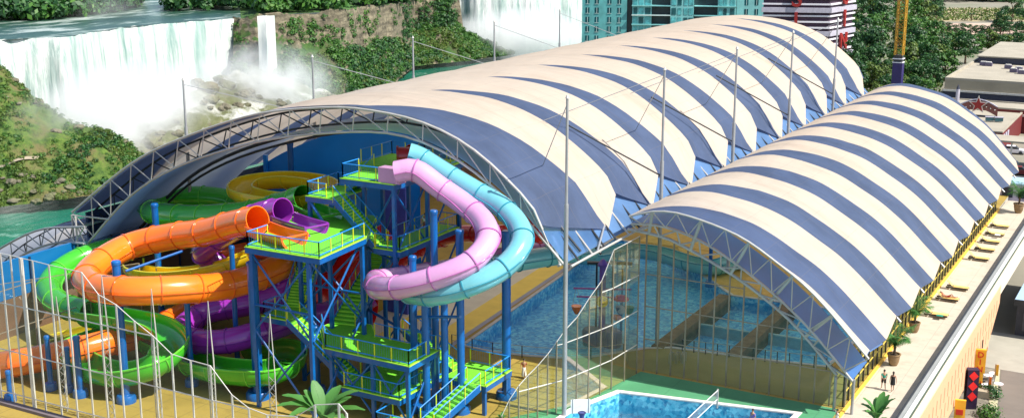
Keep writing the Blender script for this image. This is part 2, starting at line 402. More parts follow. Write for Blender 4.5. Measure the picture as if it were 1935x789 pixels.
# far bank: columns (px, [(py, depth) ...] from the shore up to the rim), lofted and roughened
def loft(name, cols, m, nu=160, nv=60, amp=3.0, freq=0.05, back=None, seed=0):
    def col_at(px):
        for (a, ca), (b, cb) in zip(cols, cols[1:]):
            if px <= b:
                t = (px-a)/(b-a); t = t*t*(3-2*t)*0.5+t*0.5
                return [PD(px, 0, 1) and (lerp(pa[0], pb[0], t), lerp(pa[1], pb[1], t)) for pa, pb in zip(ca, cb)]
        return cols[-1][1]
    vs = []; x0, x1 = cols[0][0], cols[-1][0]
    for i in range(nu+1):
        px = lerp(x0, x1, i/nu); c = col_at(px); pts = [PD(px, py, D) for py, D in c]
        L = [0]
        for a, b in zip(pts, pts[1:]): L.append(L[-1]+(b-a).length)
        j = 0
        for k in range(nv+1):
            d = L[-1]*k/nv
            while j < len(L)-2 and L[j+1] < d: j += 1
            q = pts[j].lerp(pts[j+1], (d-L[j])/max(1e-6, L[j+1]-L[j]))
            a_ = amp*min(1, k/4+0.15)
            h = fbm(q.x*freq, q.y*freq, q.z*freq+seed, 5); g = noise.noise(Vector((q.x*freq*3, q.y*freq*3, q.z*freq*2+9)))
            q = q+Vector((0.35*h*a_, -0.6*h*a_, h*a_*0.7+abs(g)*a_*0.4)); vs.append(q)
    fs = [(i*(nv+1)+k, (i+1)*(nv+1)+k, (i+1)*(nv+1)+k+1, i*(nv+1)+k+1) for i in range(nu) for k in range(nv)]
    mb = MB(); mb.add(vs, fs); o = S(name, mb, m, smooth=True); return o, vs, nu, nv

def terrain_mat(name, rockcol, grass1, grass2, soil, gthr=0.0, lay=True):
    m, nt, p, o = nodes(name)
    g = N(nt, 'ShaderNodeNewGeometry'); sp = N(nt, 'ShaderNodeSeparateXYZ'); nt.links.new(g.outputs['Normal'], sp.inputs[0])
    n = tex(nt, scale=0.06, coord='World', detail=8, rough=0.65); n2 = tex(nt, scale=0.35, coord='World', detail=8, rough=0.7)
    n3 = tex(nt, scale=0.05, coord='World', detail=6, stretch=(1, 1, 9))
    rk = ramp(nt, n2.outputs[0], [(0.3, tuple(c*0.4 for c in rockcol)), (0.5, rockcol), (0.72, tuple(min(1, c*1.7) for c in rockcol))])
    st = ramp(nt, n3.outputs[0], [(0.4, (0.55, 0.55, 0.55)), (0.6, (1.15, 1.15, 1.15))]); rk = mix(nt, rk, st, 0.9, 'MULTIPLY')
    gr = ramp(nt, n2.outputs[0], [(0.35, grass1), (0.62, grass2)])
    gs = mix(nt, gr, soil, ramp(nt, n.outputs[0], [(0.5, (0,0,0)), (0.62, (1,1,1))]))
    f = math_(nt, 'ADD', math_(nt, 'ABSOLUTE', sp.outputs[2]), math_(nt, 'MULTIPLY', math_(nt, 'SUBTRACT', n.outputs[0], 0.5), 1.3))
    f = ramp(nt, f, [(0.30+gthr, (0,0,0)), (0.42+gthr, (1,1,1))])
    c = mix(nt, rk, gs, f)
    nt.links.new(c, p.inputs['Base Color']); p.inputs['Roughness'].default_value = 0.95
    bump(nt, p, n2.outputs[0], 1.0, 1.2); return m
TM = terrain_mat('gorge_bank', (0.12, 0.10, 0.065), (0.03, 0.075, 0.012), (0.11, 0.18, 0.025), (0.15, 0.13, 0.05))
# near hill on the left with its shore; the falls stand behind it
hill_cols = [(-260, [(410, 465), (330, 475), (220, 488), (120, 505), (20, 525), (60, 600)]),
 (-60, [(396, 470), (330, 480), (240, 492), (150, 508), (88, 528), (110, 570)]),
 (0, [(389, 474), (330, 483), (260, 492), (190, 505), (124, 528), (150, 560)]),
 (40, [(386, 476), (335, 484), (280, 493), (225, 505), (160, 528), (185, 555)]),
 (70, [(382, 478), (338, 486), (295, 494), (240, 506), (196, 526), (215, 545)]),
 (115, [(377, 480), (340, 488), (305, 496), (260, 506), (222, 522), (235, 538)]),
 (180, [(368, 485), (340, 491), (312, 498), (280, 506), (244, 520), (255, 530)]),
 (225, [(350, 496), (330, 500), (310, 505), (290, 510), (262, 520), (268, 526)]),
 (262, [(330, 508), (318, 510), (306, 513), (298, 516), (288, 520), (290, 524)]),
 (290, [(322, 522), (319, 523), (316, 524), (312, 525), (308, 526), (310, 528)])]
hill, hv, hu, hn = loft('hill', hill_cols, TM, 150, 60, 3.2, 0.06)
# cliffs of the far bank, right of the falls, down to the point
bank_cols = [(440, [(262, 652), (225, 660), (180, 672), (120, 684), (62, 689), (34, 692)]),
 (455, [(255, 650), (220, 658), (175, 670), (118, 682), (66, 687), (35, 690)]),
 (485, [(245, 650), (212, 658), (170, 668), (115, 680), (66, 686), (31, 690)]),
 (520, [(235, 655), (205, 664), (165, 674), (115, 686), (80, 692), (27, 696)]),
 (580, [(216, 676), (190, 684), (150, 696), (112, 706), (82, 712), (24, 716)]),
 (640, [(205, 694), (180, 702), (140, 716), (108, 728), (78, 736), (20, 740)]),
 (700, [(182, 748), (164, 756), (130, 768), (100, 780), (72, 788), (14, 792)]),
 (740, [(165, 785), (150, 793), (122, 805), (96, 815), (68, 824), (8, 828)]),
 (762, [(142, 841), (130, 847), (108, 857), (88, 866), (64, 873), (5, 877)]),
 (785, [(125, 888), (117, 893), (100, 902), (82, 910), (60, 917), (0, 921)]),
 (850, [(119, 906), (110, 911), (94, 919), (78, 926), (57, 932), (-8, 936)]),
 (866, [(117, 912), (107, 917), (92, 925), (78, 932), (60, 938), (-4, 942)]),
 (878, [(116, 915), (106, 920), (93, 927), (82, 933), (70, 939), (60, 943)]),
 (915, [(111, 931), (105, 934), (96, 939), (90, 943), (85, 947), (79, 950)]),
 (945, [(106, 947), (103, 950), (99, 953), (96, 955), (94, 957), (92, 959)]),
 (968, [(103, 957), (102.5, 958), (102, 959), (101.5, 960), (101, 961), (101, 962)])]
TM2 = terrain_mat('far_cliffs', (0.19, 0.16, 0.105), (0.02, 0.065, 0.012), (0.055, 0.12, 0.02), (0.075, 0.075, 0.03), 0.10)
bank, bv, bu, bn = loft('cliffs', bank_cols, TM2, 320, 70, 3.5, 0.055, seed=4)
# plateau behind the rim
PLT = mat('upper_plateau', (0.05, 0.12, 0.025), 0.95, 0, 0.5, 0.05, bmp=1, bscale=0.2, bdist=2)
mb = MB(); rimpts = [PD(px, c[-1][0]+1, c[-1][1]+3) for px, c in bank_cols[:11]]
for a, b in zip(rimpts, rimpts[1:]):
    fa = Vector((a.x*2.6, a.y*2.6, a.z+6)); fb = Vector((b.x*2.6, b.y*2.6, b.z+6)); mb.add([a, b, fb, fa], [(0,1,2,3)])
S('plateau', mb, PLT)

# talus of boulders in front of the falls, the foot of the fall
talus_cols = [(100, [(345, 520), (330, 525), (300, 535), (270, 545), (245, 556)]),
 (200, [(345, 535), (320, 540), (285, 552), (245, 570), (215, 590)]),
 (300, [(345, 545), (305, 552), (265, 566), (225, 586), (195, 606)]),
 (380, [(330, 556), (290, 565), (240, 585), (190, 606), (160, 624)]),
 (450, [(300, 580), (270, 588), (220, 605), (175, 630), (140, 650)]),
 (520, [(270, 605), (245, 614), (205, 632), (170, 655), (145, 672)]),
 (600, [(228, 655), (215, 660), (198, 670), (182, 680), (165, 690)]),
 (640, [(212, 685), (206, 688), (198, 692), (190, 696), (182, 700)])]
TAL = terrain_mat('wet_talus', (0.17, 0.15, 0.10), (0.10, 0.11, 0.04), (0.14, 0.15, 0.07), (0.5, 0.5, 0.46), 0.25)
tal, tv, tu, tn = loft('talus', talus_cols, TAL, 140, 50, 3.0, 0.09, seed=2)

# upper river above the crest with white rapids
m, nt, p, o = nodes('upper_river_water')
n = tex(nt, scale=0.05, coord='World', detail=8, stretch=(1.0, 0.35, 1), rough=0.7); n2 = tex(nt, scale=0.5, coord='World', detail=4)
c = ramp(nt, n.outputs[0], [(0.40, (0.012, 0.05, 0.035)), (0.52, (0.03, 0.085, 0.055)), (0.60, (0.35, 0.42, 0.38)), (0.72, (0.62, 0.66, 0.62))])
nt.links.new(c, p.inputs['Base Color']); p.inputs['Roughness'].default_value = 0.3; bump(nt, p, n2.outputs[0], 0.7, 0.8)
crest_px = [(-300, 118), (-120, 98), (0, 76), (60, 72), (125, 70), (170, 62), (230, 52), (300, 46), (370, 40), (420, 37), (447, 35), (455, 37)]
Zc = -22.0
crest = [PZ(a, b, Zc) for a, b in crest_px]
mb = MB()
for a, b in zip(crest, crest[1:]):
    mb.add([a, b, (b.x*2.6, b.y*2.6, Zc+1), (a.x*2.6, a.y*2.6, Zc+1)], [(0,1,2,3)])
S('upper_river', mb, m)

# falling water: a curtain with folds, each fold a real ridge
def fall_mat():
    m, nt, p, o = nodes('falling_water')
    n = tex(nt, scale=0.22, coord='World', detail=8, rough=0.7, stretch=(1, 1, 0.06)); n2 = tex(nt, scale=0.05, coord='World', detail=4, stretch=(1,1,0.3))
    c = ramp(nt, n.outputs[0], [(0.32, (0.16, 0.28, 0.25)), (0.46, (0.42, 0.50, 0.46)), (0.56, (0.70, 0.71, 0.67))])
    c = mix(nt, c, (0.20, 0.36, 0.32), ramp(nt, n2.outputs[0], [(0.54, (0,0,0)), (0.75, (0.65,0.65,0.65))]))
    nt.links.new(c, p.inputs['Base Color']); p.inputs['Roughness'].default_value = 0.7
    bump(nt, p, n.outputs[0], 0.9, 1.0)
    p.inputs['Subsurface Weight'].default_value = 0.0
    return m
FM = fall_mat()
def curtain(name, pts, zb, throw, seed=0):
    c = catmull(pts, 1.3); mb = MB(); nv = 22; vs = []
    for i, q in enumerate(c):
        tocam = Vector((-q.x, -q.y, 0)).normalized()
        f = fbm(i*0.11, seed, 0, 4)*2.2+fbm(i*0.45, seed+5, 0, 3)*0.9
        throw_ = throw*min(1, i/8, (len(c)-1-i)/8); f *= min(1, 0.1+i/6, 0.1+(len(c)-1-i)/6)
        zt = q.z+0.4*noise.noise(Vector((i*.3, seed, 1)))
        for k in range(nv+1):
            t = k/nv; out = throw_*(t**0.6)+f*min(1, t*3)*(0.6+0.6*t)
            z = zt+(zb-zt)*t; vs.append(Vector((q.x, q.y, z))+tocam*(out+0.4*noise.noise(Vector((i*.2, k*.4, seed)))))
    n = len(c); mb.add(vs, [(i*(nv+1)+k, (i+1)*(nv+1)+k, (i+1)*(nv+1)+k+1, i*(nv+1)+k+1) for i in range(n-1) for k in range(nv)])
    return S(name, mb, FM, smooth=True)
curtain('waterfall', crest[:-1], -75, 5)
curtain('waterfall', [PD(486, 31, 670), PD(493, 30, 671), PD(502, 29.5, 671), PD(511, 30, 673), PD(519, 30, 675)], -72, 11, seed=3)
hs = [PD(px, -40, D) for px, D in ((820, 1040), (870, 1010), (930, 1005), (1000, 1010), (1060, 1020), (1130, 1040), (1300, 1070))]
for h in hs: h.z = -20
curtain('waterfall', hs, -75, 8, seed=8)

# boulders: every one on the talus and along the shore
BM = mat('boulder_rock', (0.15, 0.135, 0.09), 0.9, 0, 0.35, 0.25, bmp=0.8, bscale=1.0, bdist=0.6, dirt=((0.12, 0.16, 0.04), 0.12, 0.7))
def boulder_mesh(seed):
    bm = bmesh.new(); bmesh.ops.create_icosphere(bm, subdivisions=3, radius=1)
    for v in bm.verts:
        d = v.co.normalized(); h = 1+0.38*noise.noise(d*1.3+Vector((seed*7, 0, 0)))+0.16*noise.noise(d*3+Vector((0, seed*3, 0)))
        v.co = Vector((d.x*h, d.y*h*0.85, d.z*h*0.75))
    me = bpy.data.meshes.new('boulder'); bm.to_mesh(me); bm.free(); me.materials.append(BM)
    return me
BMS = [boulder_mesh(i) for i in range(6)]
rs = random.Random(5)
def surf_pt(vs, nu, nv, fu, fv): return vs[int(fu*nu)*(nv+1)+int(fv*nv)]
named_l = ['largest brown boulder heap at the upper left of the talus, touching the spray', 'second large boulder at the top of the talus', 'medium boulder right of the two largest on the talus', 'small boulder at the upper right of the talus pile', 'boulder in the middle of the talus, left side', 'boulder in the very middle of the talus', 'small boulder right of the middle of the talus', 'big lone boulder low in the foam, just above the arch', 'lone boulder beside the biggest low one in the foam', 'boulder in the foam left of the second mast', 'boulder half hidden by spray at far left of the talus', 'boulder low on the right of the talus', 'boulder low on the far right of the talus', 'small boulder under the narrow waterfall', 'boulder at the top edge of the talus in mist', 'uppermost boulder of the talus below the fall\'s right end']
bl = 'small wet brown boulder among the foam at the foot of the wide waterfall'
named = [(390,170,7.5),(425,165,6.5),(462,180,5),(476,178,4),(400,190,5),(425,205,5),(450,200,3.5),(285,272,7),(300,280,5),(335,255,4),(270,240,4),(505,235,4),(530,200,4),(545,195,3),(375,158,5),(410,150,4)]
for i, (px, py, r) in enumerate(named):
    # drop onto the talus: the nearest talus vertex to this sight line
    d = ray(px, py).normalized(); best = min(tv, key=lambda v: ((v-C0)-d*((v-C0).dot(d))).length)
    o = bpy.data.objects.new('boulder', BMS[i % 6]); COL.objects.link(o)
    o.location = best+Vector((0, 0, r*0.12)); o.scale = (r*0.75, r*0.7, r*0.62); o.rotation_euler = (0, 0, rs.random()*6)
    tag(o, named_l[i], 'boulder', 'boulders in the spray below the waterfall')
for i in range(70):
    q = surf_pt(tv, tu, tn, rs.uniform(0.15, 0.98), rs.uniform(0.1, 0.85)); r = rs.uniform(0.9, 2.6)
    o = bpy.data.objects.new('boulder', BMS[i % 6]); COL.objects.link(o)
    o.location = q+Vector((0, 0, r*0.15)); o.scale = (r, r, r*.8); o.rotation_euler = (0, 0, rs.random()*6)
    tag(o, bl, 'boulder', 'boulders in the spray below the waterfall')
for i in range(55):
    fv = rs.choice([0.01, 0.03, 0.05, 0.1, 0.5, 0.72]); q = surf_pt(hv, hu, hn, rs.uniform(0.25, 0.98), min(.9, fv+rs.random()*0.05)); r = rs.uniform(0.8, 2.4)
    o = bpy.data.objects.new('boulder', BMS[i % 6]); COL.objects.link(o)
    o.location = q+Vector((0, 0, r*0.1)); o.scale = (r, r, r*.7); o.rotation_euler = (0, 0, rs.random()*6)
    tag(o, 'brown boulder on the green hillside left of the waterfall', 'boulder', 'boulders on the green hill and its shore')
# pale footpath on the hill
mb = MB(); pp = []
for px, py in [(-40, 325), (0, 315), (25, 312), (45, 303), (75, 300)]:
    d = ray(px, py).normalized(); best = min(hv, key=lambda v: ((v-C0)-d*((v-C0).dot(d))).length); pp.append(best+Vector((0, -.6, 0.9)))
pp = catmull(pp, 1.5)
mb.add([v for q in pp for v in (q+Vector((0.3, -0.8, -0.35)), q+Vector((-0.3, 0.8, 0.5)))], [(2*i, 2*i+2, 2*i+3, 2*i+1) for i in range(len(pp)-1)])
S('path', mb, mat('path_gravel', (0.30, 0.25, 0.18), 0.9))

# ------------------------------------------------------------------ vegetation on the banks (continuous cover: stuff)
def leaf_cluster(mb, c, r, n, size, rnd, flat_=0.8):
    for _ in range(n):
        t = rnd.uniform(0, 2*math.pi); z = rnd.uniform(-0.35, 1); q = math.sqrt(max(0, 1-z*z)); rr = rnd.uniform(0.6, 1.05)
        d = Vector((q*math.cos(t), q*math.sin(t), z)); p = c+Vector((d.x*r[0], d.y*r[1], d.z*r[2]))*rr
        nrm = (d+Vector((rnd.uniform(-.6,.6), rnd.uniform(-.6,.6), rnd.uniform(-.3,.7)))).normalized()
        a = nrm.orthogonal().normalized(); b = nrm.cross(a); an = rnd.uniform(0, 6.28); a, b = a*math.cos(an)+b*math.sin(an), b*math.cos(an)-a*math.sin(an)
        s_ = size*rnd.uniform(0.6, 1.3)
        k = len(mb.v); mb.v += [p-a*s_, p+b*s_*0.6, p+a*s_, p-b*s_*0.6]; mb.f.append((k, k+1, k+2, k+3)); mb.mi.append(0)
def cover(name, vs, nu, nv, count, rmin, rmax, m, test, seed, n=26, label=None, cols=None):
    rnd = random.Random(seed); mb = MB(); k = 0; tries = 0
    while k < count and tries < count*12:
        tries += 1; fu, fv = rnd.random(), rnd.random(); q = surf_pt(vs, nu, nv, fu, fv)
        if not test(fu, fv, q, rnd): continue
        r = rnd.uniform(rmin, rmax)*rnd.uniform(.6, 1.2); leaf_cluster(mb, q+Vector((0, 0, r*0.25)), (r, r, r*0.8), int(n*1.9), r*0.27, rnd); k += 1
    o = mb.build(name, m); tag(o, label, None, None, 'stuff'); return o
pat = lambda q, f, s, thr: fbm(q.x*f, q.y*f, q.z*f+s, 3) > thr
cover('shrubs', hv, hu, hn, 1100, 0.8, 1.7, M['leaf_mid'], lambda u, v, q, r: v < 0.9 and pat(q, 0.05, 3, -0.2) and v > 0.05, 1, 18, 'low green shrubs covering the hill left of the falls')
cover('shrubs', hv, hu, hn, 1300, 0.7, 1.6, M['leaf_olive'], lambda u, v, q, r: v < 0.88 and pat(q, 0.05, 8, 0.0), 2, 22, 'yellowish scrub on the hill left of the falls')
cover('shrubs', hv, hu, hn, 110, 1.4, 2.8, M['leaf_dark'], lambda u, v, q, r: 0.1 < v < 0.8 and pat(q, 0.03, 1, 0.12), 3, 30, 'dark bushes in the folds of the hill')
cover('shrubs', bv, bu, bn, 2300, 1.3, 3.0, M['leaf_mid'], lambda u, v, q, r: not (0.05 < u < 0.17) and (v < 0.66 or u > 0.72 or r.random() < .3) and v > 0.05 and pat(q, 0.03, 3, -0.2) and v < 0.97, 4, 24, 'green shrubs on the slope below the cliffs')
cover('shrubs', bv, bu, bn, 700, 1.8, 4.0, M['leaf_dark'], lambda u, v, q, r: not (0.05 < u < 0.17) and (v < 0.66 or u > 0.6) and v > 0.06 and pat(q, 0.02, 7, 0.02) and u < 0.97, 5, 30, 'dark bushes on the slope below the cliffs')
cover('shrubs', bv, bu, bn, 1900, 1.2, 2.6, M['leaf_olive'], lambda u, v, q, r: v < 0.62 and v > 0.03 and pat(q, 0.04, 5, 0.02), 6, 22, 'yellowish scrub along the far shore')
def wood(name, pts, count, rmin, rmax, m, seed, label, jit=(10, 10)):
    rnd = random.Random(seed); mb = MB()
    for _ in range(count):
        i = rnd.randrange(len(pts)-1); a, b = pts[i], pts[i+1]; q = a.lerp(b, rnd.random()); out = Vector((q.x, q.y, 0)).normalized()*rnd.uniform(0, jit[0])
        r = rnd.uniform(rmin, rmax); q = q+out+Vector((0, 0, r*0.5+rnd.uniform(0, jit[1])))
        leaf_cluster(mb, q, (r, r, r*1.05), 46, r*0.32, rnd)
    o = mb.build(name, m); tag(o, label, None, None, 'stuff')
isl = [PZ(px, py, Zc) for px, py in ((-200, 62), (-60, 55), (0, 41), (60, 40), (110, 38), (170, 30), (235, 22), (262, 14))]
wood('woodland', isl, 330, 3.5, 7, M['leaf_dark'], 11, 'dark green woodland on the island above the falls', (70, 4))
wood('woodland', isl, 160, 3, 6, M['leaf_mid'], 12, 'brighter trees among the island woodland', (60, 5))
isl2 = [PZ(px, py, Zc) for px, py in ((315, 22), (370, 22), (420, 20), (470, 22), (540, 20))]
wood('woodland', isl2, 190, 3, 6, M['leaf_dark'], 13, 'woodland on the rim between the two waterfalls', (60, 4))
rimw = [v+Vector((0, 0, 1)) for v in rimpts[2:]]
wood('woodland', rimw, 420, 3, 6.5, M['leaf_mid'], 14, 'green trees along the rim above the cliffs', (60, 3))
wood('woodland', rimw[4:], 260, 3.5, 7, M['leaf_dark'], 15, 'dark trees along the rim above the cliffs', (60, 4))

# ------------------------------------------------------------------ spray in front of the falls
def mist(name, c, sx, sy, sz, rot, dens, label):
    m = bpy.data.materials.new(name); m.use_nodes = True; nt = m.node_tree; nt.nodes.remove(nt.nodes['Principled BSDF']); o = nt.nodes['Material Output']
    pv = N(nt, 'ShaderNodeVolumePrincipled'); pv.inputs['Color'].default_value = (1.0, 1.0, 0.995, 1); pv.inputs['Anisotropy'].default_value = 0.0
    tc = N(nt, 'ShaderNodeTexCoord'); ln = N(nt, 'ShaderNodeVectorMath', operation='LENGTH'); nt.links.new(tc.outputs['Object'], ln.inputs[0])
    mp = N(nt, 'ShaderNodeMapping'); mp.inputs['Scale'].default_value = (3.5, 1.5, 1.8); nt.links.new(tc.outputs['Object'], mp.inputs['Vector'])
    n = N(nt, 'ShaderNodeTexNoise'); n.inputs['Scale'].default_value = 1.4; n.inputs['Detail'].default_value = 3; nt.links.new(mp.outputs[0], n.inputs['Vector'])
    f = math_(nt, 'SUBTRACT', 1.0, ln.outputs['Value']); f = math_(nt, 'MAXIMUM', f, 0.0)
    f = math_(nt, 'MULTIPLY', math_(nt, 'POWER', f, 1.1), math_(nt, 'MAXIMUM', math_(nt, 'MULTIPLY_ADD', n.outputs[0], 3.4, -0.85), 0.0))
    nt.links.new(math_(nt, 'MULTIPLY', f, dens), pv.inputs['Density']); nt.links.new(pv.outputs[0], o.inputs['Volume'])
    mb = MB(); mb.ball((0, 0, 0), 1.0, 20, 14); ob = mb.build(name, m); ob.location = c; ob.scale = (sx, sy, sz); ob.rotation_euler = (0, 0, rot)
    tag(ob, label, None, None, 'stuff')
def between(px, py, D): return PD(px, py, D)
mist('mist', between(230, 235, 560), 78, 24, 30, math.atan2(crest[7].y-crest[4].y, crest[7].x-crest[4].x), 0.17, 'white spray rising in front of the wide waterfall')
mist('mist', between(490, 170, 640), 48, 22, 26, 0.9, 0.12, 'white spray at the foot of the narrow waterfall')
mist('mist', between(990, 75, 960), 75, 25, 26, 0.5, 0.2, 'white spray at the foot of the far waterfall')
mist('mist', between(205, 22, 700), 30, 14, 16, 0.5, 0.02, 'thin spray drifting above the crest of the falls')

# ================================================================== THE WATER PARK: floor, pools, deck
wave = [(-56.3, 92.3), (-53, 92.2), (-50.1, 92.8), (-47.2, 93.8), (-45.0, 95.4), (-43.2, 97.8), (-41.8, 99.6), (-39.7, 101.0), (-33, 101.8), (-26.3, 103.0), (-25.5, 119.0), (-40.2, 118.2), (-44.7, 122.8), (-49.2, 127.6), (-53, 131), (-60.0, 133)]
fpool = [(-39.3, 88.6), (-25.5, 91.2), (-26.5, 68), (-41.2, 68), (-40.9, 83.5)]
outline = [(-106, 58), (-22.4, 58), (-22.4, 184), (-106, 184)]
fl = mat('ochre_floor', (0.35, 0.245, 0.045), 0.75, 0, 0.18, 0.25, bmp=0.1, bscale=8, dirt=((0.22, 0.15, 0.04), 0.25, 0.5))
S('floor', flat(outline, 0.0, [wave, fpool]), fl)
mb = MB(); mb.prism(outline, -6.2, -0.4)
# slab edge as a skirt only (the pools go through it)
mb = MB()
for a, b in zip(outline, outline[1:]+outline[:1]): mb.add([(a[0], a[1], 0), (b[0], b[1], 0), (b[0], b[1], -6.1), (a[0], a[1], -6.1)], [(0,1,2,3)])
S('foundation', mb, M['concrete'])
joints(fl, 3.2, 3.2, 0.07, (0.12, 0.09, 0.03))
def basin(name, poly, zf, zw, m):
    o = flat(poly, zf); n = len(poly)
    for a, b in zip(poly, poly[1:]+poly[:1]): o.add([(a[0], a[1], 0), (b[0], b[1], 0), (b[0], b[1], zf), (a[0], a[1], zf)], [(0,1,2,3)])
    S(name, o, m); S('pool_water', flat(poly, zw), M['pool_water'])
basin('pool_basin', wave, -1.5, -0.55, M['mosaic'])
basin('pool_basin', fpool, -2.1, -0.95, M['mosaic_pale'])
def ring(poly, wd, z0, z1, closed=True):
    mb = MB(); n = len(poly); P = [Vector((x, y, 0)) for x, y in poly]; off = []
    for i in range(n):
        a, b, c = P[i-1], P[i], P[(i+1) % n]; d1 = (b-a).normalized(); d2 = (c-b).normalized(); t = (d1+d2).normalized(); nn = Vector((t.y, -t.x, 0)); off.append(nn*wd/max(0.4, nn.dot(Vector((d1.y, -d1.x, 0)))))
    ar = sum(P[i].x*P[(i+1)%n].y-P[(i+1)%n].x*P[i].y for i in range(n)); sg = 1 if ar > 0 else -1
    for i in range(n if closed else n-1):
        j = (i+1) % n; a, b = P[i], P[j]; c, d = b+off[j]*sg, a+off[i]*sg; k = len(mb.v)
        mb.add([(a.x,a.y,z1),(b.x,b.y,z1),(c.x,c.y,z1),(d.x,d.y,z1),(a.x,a.y,z0),(b.x,b.y,z0),(c.x,c.y,z0),(d.x,d.y,z0)], [(0,1,2,3),(0,1,5,4),(3,2,6,7)])
    return mb
S('pool_coping', ring(wave, 0.35, -0.05, 0.06), mat('coping', (0.45, 0.47, 0.47), 0.7))
S('pool_coping', ring(fpool, 0.45, -0.05, 0.10), mat('pale_coping', (0.66, 0.62, 0.58), 0.7))
# lane walkways between the lap pools
wk = mat('walkway_brown', (0.15, 0.115, 0.06), 0.8, 0, 0.3, 1.2)
S('walkway', MB().b2((-41.4, 100.2, -1.5), (-40.2, 118.0, 0.10)), wk)
S('walkway', MB().b2((-34.8, 101.5, -1.5), (-33.6, 118.4, 0.10)), wk)
S('walkway', MB().b2((-40.2, 109.4, -1.5), (-34.8, 109.7, -0.40)), mat('lane_line', (0.25, 0.45, 0.5), 0.7))
S('walkway', MB().b2((-33.6, 109.9, -1.5), (-25.8, 110.2, -0.40)), MATS['lane_line'])
# coloured bands of the beach beside the wave pool
bands = [(0.38, 0.9, 'band_grey', (0.30, 0.32, 0.40)), (0.9, 3.3, 'band_yellow', (0.78, 0.60, 0.12)), (3.3, 6.6, 'band_white', (0.62, 0.60, 0.50)), (6.6, 8.2, 'band_yellow', (0.78, 0.60, 0.12)), (8.2, 11.5, 'band_white', (0.62, 0.60, 0.50)), (11.5, 14, 'band_gold', (0.72, 0.45, 0.04))]
for a, b, nm, c in bands:
    S('pavement', MB().add([(-56.3-a, 87, 0.02), (-56.3-b, 87, 0.02), (-60.0-b, 134, 0.02), (-60.0-a, 134, 0.02)], [(0,1,2,3)]), mat(nm, c, 0.75, 0, 0.08, 0.5))
S('pavement', flat([(-40.9, 94.4), (-23, 94.4), (-23, 102.9), (-26.2, 102.6), (-39.6, 100.5), (-41.6, 99.0), (-43, 97.2)], 0.018), mat('olive_floor', (0.25, 0.235, 0.085), 0.75, 0, 0.12, 0.4))
# green court round the front pool
gc = mat('green_court', (0.06, 0.25, 0.115), 0.8, 0, 0.15, 0.3, dirt=((0.10, 0.32, 0.18), 0.2, 0.5))
S('pavement', flat([(-39.7, 93.9), (-22.7, 93.9), (-22.7, 62), (-47.5, 62), (-44.9, 79.3), (-41.0, 85.6)], 0.025, [[(-39.4, 88.95), (-25.1, 91.6), (-26.05, 67.6), (-41.6, 67.6), (-41.3, 83.5)]]), gc)
S('pavement', MB().b2((-57, 133.2, 0), (-25, 150, 0.05)), mat('far_yellow_terrace', (0.50, 0.36, 0.09), 0.8))
S('pavement', flat([(-49.0, 127.9), (-44.5, 123.1), (-40.1, 118.5), (-25.6, 119.4), (-25.6, 133), (-52, 133)], 0.03), MATS['far_yellow_terrace'])

joints(gc, 4.0, 4.0, 0.06, (0.03, 0.13, 0.07))
# sun deck along the right side, its kerb, parapet and outer wall
dk = mat('sun_deck', (0.50, 0.44, 0.35), 0.85, 0, 0.06, 0.25, bmp=0.08, bscale=10, dirt=((0.45, 0.38, 0.3), 0.35, 0.35))
S('sun_deck', MB().b2((-22.2, 58, -0.5), (-17.8, 177, 0.01)), dk)
joints(dk, 2.2, 2.6, 0.05, (0.30, 0.25, 0.2))
S('kerb', MB().b2((-22.4, 91, -0.2), (-22.15, 171, 0.16)), mat('yellow_kerb', (0.80, 0.46, 0.06), 0.6))
par = T('deck_parapet', 'long pale parapet with grey glass band along the outer edge of the sun deck', 'parapet', (-17.2, 60, 0))
MB().b2((-17.9, 58, -0.4), (-17.45, 177, 0.95)).build('parapet_base', mat('parapet_grey', (0.30, 0.31, 0.30), 0.6, 0, 0.1, 0.6), par)
MB().b2((-17.95, 58, 0.953), (-17.8, 177, 1.05)).build('rail', M['dark_steel'], par)
MB().b2((-17.43, 58, -0.4), (-17.12, 177, 1.05)).build('coping', mat('parapet_white', (0.74, 0.73, 0.68), 0.5, 0, 0.05, 0.6), par)
MB().b2((-17.1, 58, -0.4), (-17.0, 177, 0.98)).build('gutter', mat('gutter_green', (0.06, 0.09, 0.06), 0.6), par)
MB().b2((-16.98, 58, -0.4), (-16.5, 177, 0.9)).build('ledge', M['cream_wall'], par)
# outer wall: peach with slots, its underside climbing towards the corner
wl = T('outer_wall', 'peach wall with rows of thin vertical slots below the deck parapet', 'wall', (-15.6, 100, 0))
peach = mat('peach_render', (0.72, 0.39, 0.22), 0.8, 0, 0.06, 0.3, dirt=((0.45, 0.25, 0.15), 0.3, 0.35))
mb = MB(); zb = lambda y: -4.1 if y < 127 else lerp(-4.1, -1.2, (y-127)/6)
mb.add([(-16.45, 56, 0.72), (-16.45, 133, 0.72), (-16.45, 133, -1.2), (-16.45, 127, -4.1), (-16.45, 56, -4.1), (-16.95, 56, 0.72), (-16.95, 133, 0.72), (-16.95, 133, -1.2), (-16.95, 127, -4.1), (-16.95, 56, -4.1)],
       [(0,1,2,3,4), (5,6,7,8,9), (1,2,7,6), (2,3,8,7), (3,4,9,8), (0,1,6,5)])
mb.build('wall_face', peach, wl)
slot = mat('slot_shadow_gap', (0.30, 0.14, 0.08), 0.8)
yy = 86.0; k = 0
while yy < 131:
    z0 = -0.35 if k % 2 == 0 else -1.95
    z1 = z0-1.3
    if z1 > zb(yy)+0.08: MB().b2((-16.47, yy, z1), (-16.43, yy+0.09, z0)).build('slot', slot, wl)
    yy += 0.8; k += 1
MB().b2((-22.3, 58, -4.3), (-16.97, 131, -4.1)).build('soffit', M['cream_wall'], wl)
MB().b2((-22.3, 131.2, -5.95), (-16.97, 131.5, -0.6)).build('end_face', peach, wl)

